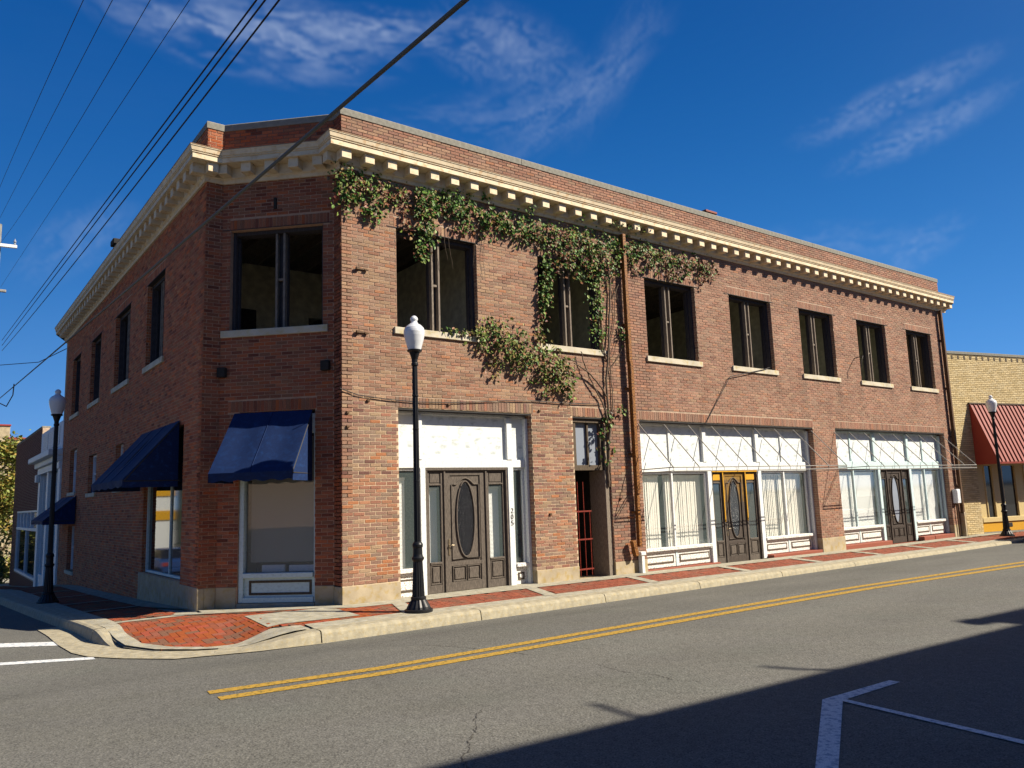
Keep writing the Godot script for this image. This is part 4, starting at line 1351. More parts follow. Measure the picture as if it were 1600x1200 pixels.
func shopfronts() -> void:
	var z := -0.235
	var s := shopfront(1.113, 4.224, 3.435, z, [2.335, 2.49], [[1.635, 1.71], [3.695, 3.83]], [], [[1.66, 1.775], [3.705, 3.845]], [[1.115, 1.655, 0.50, [], 0.0, 1], [3.85, 4.15, 0.42, [], 0.0, 1]], M.white_board, M.white)
	h_blind(s, 1.12, 1.46, 0.50, 2.12, z - 0.2, M.blind_cool)
	var b := MB.new()
	b.box(Vector3(1.13, -0.12, -0.30), Vector3(4.22, 0.0, 0.04), 0.008)
	bpart("threshold", b, M.concrete)
	door_frame(1.825, 3.655, 2.285, [[2.195, 2.235], [3.16, 3.20]], z, M.oldwood)
	sidelight(1.827, 2.193, 0.003, 2.283, z, M.oldwood, true)
	sidelight(3.202, 3.653, 0.003, 2.283, z, M.oldwood, true)
	entry_door(2.237, 3.158, 0.006, 2.28, z, M.oldwood, M.ornate, "weathered grey wooden door with dark oval glass beside the number 205")
	var i := 0
	for ch in ["2", "0", "5"]:
		var t := TextMesh.new()
		t.text = ch
		var fnt := SystemFont.new(); fnt.font_names = PackedStringArray(["Droid Sans"])
		t.font = fnt; t.font_size = 16; t.pixel_size = 0.0078; t.depth = 0.008
		t.material = M.black
		var o := MeshInstance3D.new()
		o.mesh = t; o.name = "house_number"; o.position = Vector3(3.775, 1.465 - i * 0.122, z + 0.066)
		s.add_child(o, true)
		i += 1
	# ---- second shopfront
	z = -0.25
	s = shopfront(7.398, 14.378, 3.415, z, [2.215, 2.45], [[9.79, 9.93], [11.93, 12.08]], [[8.58, 8.66], [13.09, 13.18]], [[9.92, 10.075], [11.955, 12.11]], [[7.40, 9.918, 0.455, [8.65], 0.0, 0], [12.112, 14.25, 0.475, [13.17], 0.03, 0]], M.white_board, M.white)
	v_blind(s, 7.42, 8.34, 0.40, 2.10, z - 0.16, M.blind); v_blind(s, 8.50, 9.84, 0.40, 2.10, z - 0.16, M.blind)
	v_blind(s, 12.13, 13.08, 0.40, 2.10, z - 0.16, M.blind); v_blind(s, 13.14, 14.2, 0.40, 2.10, z - 0.16, M.blind)
	door_frame(10.12, 11.91, 2.195, [[10.50, 10.545], [11.415, 11.46]], z, M.oldwood)
	sidelight(10.122, 10.498, -0.08, 2.193, z, M.oldwood); sidelight(11.462, 11.908, -0.08, 2.193, z, M.oldwood)
	entry_door(10.547, 11.413, -0.085, 2.19, z, M.oldwood, M.ornate2, "weathered wooden door with peeling yellow varnish and oval glass", true)
	for q in [[10.045, 10.118], [10.507, 10.542], [11.42, 11.456]]:
		b = MB.new()
		b.box(Vector3(q[0], 0.95 if q[0] > 10.2 else 0.9, z + 0.03), Vector3(q[1], 2.19, z + 0.048), 0.003)
		if q[0] > 10.2: bpart("varnished_strip", b, M.mustard)
	b = MB.new()
	b.box(Vector3(10.10, 2.196, z + 0.02), Vector3(11.93, 2.243, z + 0.06), 0.004)
	bpart("varnished_strip", b, M.mustard)
	for q in [[10.17, 10.45], [11.51, 11.86]]:
		b = MB.new()
		b.box(Vector3(q[0], 1.99, z - 0.01), Vector3(q[1], 2.15, z + 0.004), 0.006)
		bpart("varnished_panel", b, M.mustard)
	for q in [[7.40, 10.08], [12.11, 14.37]]:
		b = MB.new()
		b.box(Vector3(q[0], -0.2, -0.31), Vector3(q[1], -0.012 if q[0] < 9.0 else 0.02, -0.09 if q[0] < 9.0 else 0.0), 0.01)
		bpart("painted_step", b, M.step)
	b = MB.new()
	b.box(Vector3(10.085, -0.2, -0.31), Vector3(12.105, -0.09, -0.08), 0.01)
	bpart("painted_step", b, M.step)
	# ---- third shopfront
	s = shopfront(15.521, 22.235, 3.43, z, [2.245, 2.48], [[17.86, 18.02], [19.93, 20.07]], [[16.60, 16.68], [21.01, 21.09]], [[18.05, 18.19], [19.985, 20.13]], [[15.522, 18.047, 0.535, [16.70], 0.06, 0], [20.132, 22.1, 0.545, [21.07], 0.08, 0]], M.white_board, M.aqua)
	h_blind(s, 15.54, 16.69, 0.50, 2.12, z - 0.12, M.blind_cool); h_blind(s, 16.71, 17.98, 0.50, 2.12, z - 0.12, M.blind_cool)
	h_blind(s, 20.15, 21.06, 0.50, 2.12, z - 0.12, M.blind_cool); h_blind(s, 21.08, 22.04, 0.50, 2.12, z - 0.12, M.blind_cool)
	door_frame(18.235, 19.94, 2.20, [[18.59, 18.63], [19.53, 19.57]], z, M.darkwood)
	sidelight(18.237, 18.588, -0.06, 2.198, z, M.darkwood); sidelight(19.572, 19.938, -0.06, 2.198, z, M.darkwood)
	entry_door(18.632, 19.528, -0.075, 2.195, z, M.darkwood, M.milkglass, "dark brown wooden door with pale oval glass in the third shopfront")
	for q in [[15.53, 18.15], [20.13, 20.85], [20.87, 22.23]]:
		b = MB.new()
		b.box(Vector3(q[0], -0.25, -0.31), Vector3(q[1], 0.05, 0.0), 0.01)
		bpart("painted_step", b, M.step)
	b = MB.new()
	b.box(Vector3(18.16, -0.25, -0.31), Vector3(20.12, -0.085, -0.08), 0.01)
	bpart("painted_step", b, M.step)
	# ---- narrow doorway with an iron gate
	b = MB.new()
	b.box(Vector3(5.36, 2.26, -0.22), Vector3(6.30, 2.375, -0.08), 0.006); b.box(Vector3(5.36, 3.30, -0.22), Vector3(6.40, 3.415, -0.06), 0.006)
	b.box(Vector3(5.355, 2.376, -0.20), Vector3(5.50, 3.298, -0.08), 0.005); b.box(Vector3(5.845, 2.376, -0.20), Vector3(5.895, 3.298, -0.11), 0.004); b.box(Vector3(6.20, 2.376, -0.20), Vector3(6.26, 3.298, -0.08), 0.004)
	var df := bpart("doorway_frame", b, M.bare)
	glazing(df, 5.50, 5.845, 2.38, 3.298, -0.16, M.milkglass); glazing(df, 5.895, 6.20, 2.38, 3.298, -0.16, M.milkglass)
	b = MB.new()
	b.box(Vector3(6.262, -0.06, -0.55), Vector3(6.405, 2.258, -0.04), 0.008); b.box(Vector3(6.31, 2.26, -0.32), Vector3(6.405, 3.298, -0.05), 0.006)
	bpart("door_post", b, M.mull)
	b = MB.new()
	b.box(Vector3(5.353, -0.1, -1.6), Vector3(6.41, 3.4, -1.55)); b.box(Vector3(5.20, -0.1, -1.55), Vector3(5.25, 3.4, -0.35)); b.box(Vector3(6.46, -0.1, -1.55), Vector3(6.5, 3.4, -0.56))
	bpart("passage_wall", b, M.dark)
	b = MB.new()
	b.box(Vector3(5.36, -0.2, -1.5), Vector3(6.40, -0.035, 0.005), 0.01)
	bpart("doorstep", b, M.limestone)
	for k in 5:
		b = MB.new()
		var hh := rng.randf_range(0.25, 0.5)
		b.box(Vector3(-0.45, 0, -0.015), Vector3(0.45, hh, 0.015), 0.004, Transform3D(Basis(Vector3(0, 0, 1), rng.randf_range(-0.12, 0.12)) * Basis(Vector3(1, 0, 0), -0.1), Vector3(5.9, 0.15 + k * 0.37, -1.3 - 0.01 * k)))
		bpart("loose_board", b, M.bare if k % 2 else M.step)
	b = MB.new()
	for k in 3: b.tube([Vector3(5.62 + k * 0.165, 0.02, -0.25), Vector3(5.62 + k * 0.165, 2.02 if k < 2 else 1.4, -0.25)], 0.010, 6)
	for y in [0.15, 0.78, 1.38]: b.box(Vector3(5.52, y - 0.016, -0.262), Vector3(6.0, y + 0.016, -0.238), 0.003)
	b.box(Vector3(5.515, -0.02, -0.27), Vector3(5.545, 2.25, -0.23), 0.004)
	bpart("iron_gate", b, M.red_iron)
	# ---- corner shop window
	b = MB.new()
	b.box(Vector3(0.402, 0.05, -0.16), Vector3(0.49, 3.35, -0.03), 0.006); b.box(Vector3(1.79, 0.05, -0.16), Vector3(1.83, 3.35, -0.05), 0.006)
	b.box(Vector3(0.49, 0.475, -0.16), Vector3(1.79, 0.56, 0.0), 0.008); b.box(Vector3(0.49, 0.05, -0.16), Vector3(1.79, 0.14, -0.03), 0.006); b.box(Vector3(0.49, 0.14, -0.16), Vector3(1.79, 0.474, -0.09))
	b.box(Vector3(0.49, 3.0, -0.16), Vector3(1.79, 3.35, -0.06), 0.004)
	var cs := bpart("corner_shop_window", b, M.aqua, CHAM)
	b = MB.new()
	for q in [[0.58, 0.175, 1.74, 0.215], [0.58, 0.385, 1.74, 0.425], [0.58, 0.215, 0.62, 0.385], [1.70, 0.215, 1.74, 0.385]]: b.box(Vector3(q[0], q[1], -0.1), Vector3(q[2], q[3], -0.072), 0.004)
	obj("panel_moulding", b, M.bare, cs)
	glazing(cs, 0.49, 1.79, 0.56, 3.0, -0.11, M.glass)
	h_blind(cs, 0.54, 1.79, 0.74, 2.9, -0.22, M.blind_shaded)
	b = MB.new()
	b.box(Vector3(0.74, 0.56, -0.30), Vector3(1.17, 0.68, -0.24), 0.004); b.box(Vector3(1.25, 0.56, -0.30), Vector3(1.79, 0.67, -0.24), 0.004)
	obj("parcel", b, M.shopwhite, cs)
	b = MB.new()
	b.box(Vector3(0.40, -0.1, -0.2), Vector3(1.83, 0.045, 0.02), 0.006)
	obj("sill", b, M.concrete, cs)
	b = MB.new()
	b.box(Vector3(0.42, 0.1, -0.7), Vector3(1.83, 3.4, -0.68))
	obj("backing", b, M.dark, cs)

func side_windows() -> void:
	# the display window round the corner
	var b := MB.new()
	b.box(Vector3(12.60, 0.40, -0.20), Vector3(12.66, 3.34, -0.08), 0.005); b.box(Vector3(15.74, 0.40, -0.20), Vector3(15.798, 3.34, -0.08), 0.005)
	b.box(Vector3(12.66, 0.40, -0.20), Vector3(15.74, 0.45, -0.08), 0.005); b.box(Vector3(14.50, 0.45, -0.19), Vector3(14.54, 3.34, -0.10), 0.004)
	var w := bpart("display_window", b, M.aqua, LEFT)
	glazing(w, 12.66, 14.50, 0.45, 3.34, -0.13, M.darkglass); glazing(w, 14.54, 15.74, 0.45, 3.34, -0.13, M.darkglass)
	for q in [[9.3, 10.25, 2.3, 3.42], [5.33, 6.63, 2.27, 3.385], [1.7, 3.1, 2.38, 3.79], [1.95, 3.3, -0.08, 1.33]]:
		b = MB.new()
		var e := 0.07
		b.box(Vector3(q[0], q[2], -0.22), Vector3(q[0] + e, q[3] - 0.002, -0.12), 0.004); b.box(Vector3(q[1] - e, q[2], -0.22), Vector3(q[1] - 0.002, q[3] - 0.002, -0.12), 0.004)
		b.box(Vector3(q[0] + e, q[3] - e, -0.22), Vector3(q[1] - e, q[3] - 0.004, -0.12), 0.004); b.box(Vector3(q[0] + e, (q[2] + q[3]) / 2 - 0.025, -0.21), Vector3(q[1] - e, (q[2] + q[3]) / 2 + 0.025, -0.13), 0.004)
		var v := bpart("window_frame", b, M.shopwhite, LEFT)
		glazing(v, q[0] + e, q[1] - e, q[2], q[3] - e, -0.18, M.milkglass)
		b = MB.new()
		b.box(Vector3(q[0] - 0.06, q[2] - 0.11, -0.25), Vector3(q[1] + 0.07, q[2], 0.05), 0.006)
		obj("sill", b, M.sill, v)

func cloth_awning(f: Transform3D, a0: float, a1: float, ytop: float, b0: float, b1: float, yb: float, d: float, val: float, label: String, folds := 2) -> void:
	var b := MB.new()
	var at := func(u: float, v: float) -> Vector3:
		var sag := -0.035 * sin(PI * v) * (0.55 - 0.45 * cos(TAU * u * folds)) 
		return Vector3(lerpf(lerpf(a0, a1, u), lerpf(b0, b1, u), v), lerpf(ytop, yb, v) + sag, lerpf(0.03, d, v) + sag * 0.4)
	b.grid(func(u, v): return at.call(u, 1.0 - v), 28, 12)
	var o := bpart("awning", b, M.awning, f, label)
	b = MB.new()
	b.grid(func(u, v):
		var p: Vector3 = at.call(u, 1.0)
		return p + Vector3(0, -val * (1.0 - v) * (0.9 + 0.1 * sin(u * 31.0)), 0.012 * sin(u * 23.0) * (1.0 - v) - 0.02 * (1.0 - v)), 40, 3)
	obj("valance", b, M.awning, o)
	for u in ([0.5] if folds == 2 else [0.33, 0.67]):
		b = MB.new()
		var sp := []
		for k in 9: sp.append(at.call(u, k / 8.0) + Vector3(0, 0.003, 0.002))
		b.tube(sp, 0.006, 5)
		obj("seam", b, M.awning, o)
	for s in [0.0, 1.0]:
		b = MB.new()
		var t: Vector3 = at.call(s, 0.0)
		var bw := Vector3(t.x, yb - val, 0.03)
		b.grid(func(u, v):
			var e: Vector3 = at.call(s, u)
			var lowp := Vector3(lerpf(t.x, at.call(s, 1.0).x, u), yb - val, e.z)
			return lowp.lerp(e, v) if s > 0.5 else e.lerp(lowp, v), 8, 4)
		obj("side_flap", b, M.awning, o)
	b = MB.new()
	for s in [0.0, 0.5, 1.0]:
		var p: Vector3 = at.call(s, 1.0) - Vector3(0, 0.03, 0.02)
		b.tube([Vector3(p.x, p.y, 0.0), p], 0.012, 6)
		b.tube([at.call(s, 0.0) - Vector3(0, 0.03, 0.0), p], 0.012, 6)
	b.tube([at.call(0.0, 1.0) - Vector3(0, 0.03, 0.02), at.call(1.0, 1.0) - Vector3(0, 0.03, 0.02)], 0.012, 6)
	obj("awning_frame", b, M.iron, o)

func pipe_frame(x0: float, x1: float, n: int, label: String) -> void:
	var b := MB.new()
	var d := 0.953
	b.tube([Vector3(x0, 2.268, d), Vector3(x1, 2.30, d)], 0.013, 6); b.tube([Vector3(x0, 2.185, d), Vector3(x1, 2.21, d)], 0.013, 6)
	for x in [x0, x1]:
		b.tube([Vector3(x, 2.262, -0.02), Vector3(x, 2.27, d)], 0.012, 6); b.tube([Vector3(x, 2.18, -0.02), Vector3(x, 2.19, d)], 0.010, 6)
	for i in n * 2 + 1:
		var x := lerpf(x0, x1, i / (2.0 * n))
		b.tube([Vector3(x, lerpf(2.185, 2.21, i / (2.0 * n)), d), Vector3(x, lerpf(2.268, 2.30, i / (2.0 * n)), d)], 0.006, 5)
	var o := bpart("pipe_awning_frame", b, M.galv, Transform3D(), label)
	for i in n + 1:
		b = MB.new()
		var x := lerpf(x0, x1, float(i) / n)
		b.tube([Vector3(x - 0.04, 3.33, -0.01), Vector3(x, lerpf(2.268, 2.30, float(i) / n), d)], 0.012, 6)
		obj("rod", b, M.galv, o)

func fittings() -> void:
	cloth_awning(CHAM, 0.31, 1.79, 3.40, 0.29, 1.78, 2.295, 0.87, 0.155, "faded navy awning half lit by the sun over the corner window")
	cloth_awning(LEFT, 12.37, 15.56, 3.42, 12.3, 15.56, 2.30, 1.0, 0.15, "wide navy awning in shade over the side display window", 3)
	cloth_awning(LEFT, 0.55, 3.45, 2.25, 0.5, 3.45, 1.52, 0.9, 0.13, "small dark awning low on the far end of the side wall")
	pipe_frame(7.40, 14.35, 8, "bare rusty pipe awning frame over the second shopfront")
	pipe_frame(15.49, 22.18, 8, "bare rusty pipe awning frame over the third shopfront")
	# downspouts
	var b := MB.new()
	b.box(Vector3(7.02, 4.72, 0.06), Vector3(7.12, 7.78, 0.17), 0.008)
	b.box(Vector3(7.03, 1.72, 0.07), Vector3(7.135, 4.719, 0.18), 0.008)
	b.box(Vector3(7.045, 0.55, 0.05), Vector3(7.14, 1.73, 0.14), 0.008)
	b.box(Vector3(7.04, 0.40, 0.05), Vector3(7.15, 0.75, 0.15), 0.008, Transform3D(Basis(Vector3(0, 0, 1), 0.25), Vector3(0.16, -1.78, 0.03)))
	for y in [1.3, 2.6, 4.1, 5.6, 7.0]: b.box(Vector3(6.97, y, 0.012), Vector3(7.19, y + 0.04, 0.058), 0.004)
	bpart("downspout", b, M.downspout, Transform3D(), "rusty orange downspout beside the vine")
	b = MB.new()
	b.box(Vector3(7.09, -0.2, 0.03), Vector3(7.19, 0.42, 0.14), 0.01); b.box(Vector3(7.06, 0.36, 0.02), Vector3(7.22, 0.44, 0.16), 0.01)
	bpart("drain_boot", b, M.white)
	b = MB.new()
	b.box(Vector3(22.68, 0.7, 0.05), Vector3(22.79, 7.78, 0.16), 0.008)
	for y in [1.6, 3.3, 5.0, 6.7]: b.box(Vector3(22.63, y, 0.012), Vector3(22.84, y + 0.04, 0.05), 0.004)
	bpart("downspout", b, M.pipe, Transform3D(), "brown downspout at the right end of the front wall")
	b = MB.new()
	b.box(Vector3(22.69, -0.3, 0.03), Vector3(22.82, 0.74, 0.17), 0.01)
	bpart("drain_boot", b, M.limestone)
	b = MB.new()
	b.box(Vector3(22.32, 1.05, 0.02), Vector3(22.58, 1.52, 0.17), 0.012); b.box(Vector3(22.35, 1.12, 0.171), Vector3(22.55, 1.47, 0.18), 0.004)
	var mb := bpart("meter_box", b, M.shopwhite)
	b = MB.new()
	b.tube([Vector3(22.45, -0.1, 0.06), Vector3(22.45, 1.04, 0.06)], 0.025, 8)
	obj("conduit", b, M.pipe, mb)
	# iron pieces left in the brickwork
	for p in [[0.39, 5.95], [0.39, 4.77]]:
		b = MB.new()
		b.box(Vector3(p[0] - 0.11, p[1] - 0.02, 0.0), Vector3(p[0] + 0.11, p[1] + 0.015, 0.035), 0.006); b.box(Vector3(p[0] - 0.13, p[1] - 0.03, 0.03), Vector3(p[0] - 0.05, p[1] + 0.02, 0.075), 0.006); b.box(Vector3(p[0] + 0.04, p[1] - 0.03, 0.03), Vector3(p[0] + 0.12, p[1] + 0.0, 0.06), 0.006)
		bpart("sign_bracket", b, M.pipe)
	for p in [[0.06, 4.165, 0.0], [2.04, 4.185, 0.0]]:
		b = MB.new()
		b.box(Vector3(p[0] - 0.08, p[1] - 0.09, 0.0), Vector3(p[0] + 0.08, p[1] + 0.09, 0.10), 0.01)
		bpart("junction_box", b, M.dark, CHAM)
	b = MB.new()
	b.box(Vector3(1.02, 7.22, 0.0), Vector3(1.07, 7.44, 0.04), 0.005)
	bpart("anchor_plate", b, M.dark, CHAM)
	for p in [[0.5, 3.53], [4.62, 1.36], [4.43, 3.50], [2.2, 3.53], [0.1, 3.3], [0.1, 3.05], [6.65, 1.62]]:
		b = MB.new()
		b.box(Vector3(p[0] - 0.025, p[1] - 0.02, 0.0), Vector3(p[0] + 0.03, p[1] + 0.025, 0.04), 0.006)
		bpart("anchor_bolt", b, M.pipe)
	# guy wire and hooks between the frame and a sill
	b = MB.new()
	b.tube([Vector3(9.72, 3.39, 0.02), Vector3(10.75, 4.62, 0.06), Vector3(10.78, 4.64, 0.06), Vector3(12.25, 4.93, 0.07), Vector3(12.5, 5.0, 0.06)], 0.011, 5)
	bpart("guy_wire", b, M.iron)
	b = MB.new()
	b.tube([Vector3(16.95, 5.62, 0.0), Vector3(16.93, 5.64, 0.3), Vector3(16.8, 5.5, 0.32), Vector3(16.78, 5.3, 0.3)], 0.015, 5)
	bpart("wall_hook", b, M.iron)
	b = MB.new()
	var pts := []
	for q in [[-0.05, 3.72], [0.3, 3.62], [0.9, 3.57], [1.5, 3.55], [2.2, 3.57], [2.8, 3.61], [3.5, 3.67], [4.3, 3.70], [5.2, 3.69], [6.2, 3.72]]: pts.append(Vector3(q[0], q[1], 0.035))
	b.tube(pts, 0.009, 5)
	bpart("wall_cable", b, M.iron)

# ------------------------------------------------------------------ neighbours
func build_right_neighbour() -> void:
	var n := thing("yellow_brick_shop", "one-storey yellow brick shop with a red ribbed metal awning", "building", Vector3(23.083, 0, -0.272), deg_to_rad(-13.68))
	var W := 11.0
	var holes := [Rect2(1.30, -0.3, W - 1.31, 2.75)]
	var wm := MeshInstance3D.new()
	wm.mesh = wall_mesh(W, -0.4, 6.34, holes, 0.3, [], [], func(_c): return 0, [M.mortar_y])
	wm.name = "front_wall"
	n.add_child(wm, true)
	var xf := []; var cols := []
	var pal := [Color(0.70, 0.55, 0.29), Color(0.75, 0.60, 0.33), Color(0.66, 0.52, 0.27), Color(0.73, 0.60, 0.35), Color(0.79, 0.64, 0.36)]
	var k := -1
	while k < 93:
		k += 1
		var y := -0.07 + k * 0.0685
		var s := -0.11 if k % 2 else 0.0
		var dentil := k == 91 or k == 92
		while s < W - 0.05:
			var a := maxf(s, 0.002); var e := s + 0.207
			s += 0.2165
			if y < 2.42 and e > 1.295:
				e = 1.295
				if e - a < 0.03: continue
			xf.append(Transform3D(Basis.from_scale(Vector3(e - a, 0.056, rng.randf_range(0.006, 0.010))), Vector3(a, y, 0)))
			var c: Color = pal[rng.randi() % 5]
			var j := rng.randf_range(0.9, 1.1)
			cols.append(Color(c.r * j, c.g * j, c.b * j))
	scatter("bricks", brick_mesh(M.brick), xf, cols, wm)
	for i in 30:
		var b := MB.new()
		b.box(Vector3(1.27 - 0.322 * 2 + i * 0.322, 6.165, 0.0), Vector3(1.27 - 0.322 * 2 + i * 0.322 + 0.095, 6.292, 0.013), 0.003)
		obj("dark_brick", b, M.bare, wm)
	var b := MB.new()
	b.box(Vector3(0.0, 6.342, -0.35), Vector3(W, 6.45, 0.035), 0.01)
	obj("coping", b, M.coping, n)
	b = MB.new()
	b.box(Vector3(0.0, -0.4, -12.0), Vector3(0.3, 6.0, -0.301)); b.box(Vector3(W - 0.3, -0.4, -12), Vector3(W, 6.0, -0.301)); b.box(Vector3(0.301, -0.4, -12), Vector3(W - 0.301, 6.0, -11.7)); b.box(Vector3(0.301, 5.6, -11.69), Vector3(W - 0.301, 5.8, -0.301))
	obj("rear_walls", b, M.mortar_y, n)
	# shop front under the awning
	b = MB.new()
	b.box(Vector3(1.31, 2.30, -0.15), Vector3(W - 0.02, 2.44, -0.02), 0.006); b.box(Vector3(1.31, 0.31, -0.15), Vector3(W - 0.02, 0.475, 0.02), 0.008)
	var ed := [1.31, 1.66, 2.14, 2.58, 3.36, 3.8, 5.0, 5.5, 7.0]
	for q in [[1.31, 1.66], [2.14, 2.58], [3.36, 3.8], [5.0, 5.5], [7.0, 8.0]]: b.box(Vector3(q[0], 0.476, -0.12), Vector3(q[1], 2.299, -0.04), 0.006)
	for q in [[1.66, 2.14], [2.58, 3.36], [3.8, 5.0], [5.5, 7.0]]:
		b.box(Vector3(q[0], 0.476, -0.10), Vector3(q[0] + 0.045, 2.299, -0.01), 0.004); b.box(Vector3(q[1] - 0.045, 0.476, -0.10), Vector3(q[1], 2.299, -0.01), 0.004)
	var sf := obj("shopfront", b, M.cream, n)
	for q in [[1.66, 2.14], [2.58, 3.36], [3.8, 5.0], [5.5, 7.0]]: glazing(sf, q[0] + 0.045, q[1] - 0.045, 0.476, 2.299, -0.08, M.darkglass)
	b = MB.new()
	b.box(Vector3(1.31, -0.03, -0.15), Vector3(W - 0.02, 0.309, -0.02), 0.006)
	obj("mustard_panel", b, M.mustard, n)
	b = MB.new()
	b.box(Vector3(1.31, -0.3, -0.16), Vector3(W - 0.02, -0.032, 0.0), 0.006)
	obj("plinth", b, M.coping, n)
	b = MB.new()
	b.box(Vector3(2.62, 0.11, -0.02), Vector3(2.86, 0.25, -0.008), 0.004)
	for i in 3: b.box(Vector3(2.63 + i * 0.08, 0.12, -0.007), Vector3(2.69 + i * 0.08, 0.24, -0.003))
	obj("vent_grille", b, M.iron, n)
	# ribbed metal awning
	var y0 := 4.53; var y1 := 2.41; var d := 0.86; var a0 := 1.255
	b = MB.new()
	var A := Vector3(a0, y0, 0.03); var B := Vector3(W, y0, 0.03); var C := Vector3(W, y1, d); var D := Vector3(a0, y1, d)
	b.quad(D, C, B, A)
	b.quad(A + Vector3(0, -0.03, 0), B + Vector3(0, -0.03, 0), C + Vector3(0, -0.03, -0.02), D + Vector3(0, -0.03, -0.02))
	b.tri(A, Vector3(a0, y1, 0.03), D)
	b.quad(D + Vector3(0, -0.07, 0), C + Vector3(0, -0.07, 0), C + Vector3(0, 0, 0.002), D + Vector3(0, 0, 0.002))
	b.quad(Vector3(a0, y1 - 0.07, 0.03), D + Vector3(0, -0.07, 0), D, Vector3(a0, y1, 0.03))
	var aw := obj("metal_awning", b, M.red_metal, n, "red ribbed metal awning")
	var dirv := (D - A).normalized(); var nn := Vector3(0, d - 0.03, y0 - y1).normalized()
	var rib := MB.new()
	rib.box(Vector3(0.0, 0.0, 0.0), Vector3(0.024, 0.035, (D - A).length()), 0.004)
	var rm := rib.mesh(M.red_metal)
	for i in 46:
		var o := MeshInstance3D.new()
		o.mesh = rm
		o.transform = Transform3D(Basis(Vector3(1, 0, 0), nn, dirv), Vector3(a0 + i * 0.2115, y0, 0.03))
		o.name = "rib"
		aw.add_child(o, true)
	b = MB.new()
	b.box(Vector3(a0 - 0.03, y0 - 0.01, 0.0), Vector3(W, y0 + 0.05, 0.07), 0.008)
	obj("flashing", b, M.bare, aw)
	b = MB.new()
	var pt := func(x: float, t: float) -> Vector3: return Vector3(x, lerpf(y0, y1, t), lerpf(0.03, d, t)) + nn * 0.006
	b.quad(pt.call(3.98, 0.42), pt.call(4.12, 0.47), pt.call(4.3, 0.47), pt.call(4.16, 0.36)); b.quad(pt.call(3.93, 0.36), pt.call(3.98, 0.42), pt.call(4.16, 0.36), pt.call(4.3, 0.36))
	obj("awning_lettering", b, M.white, aw)

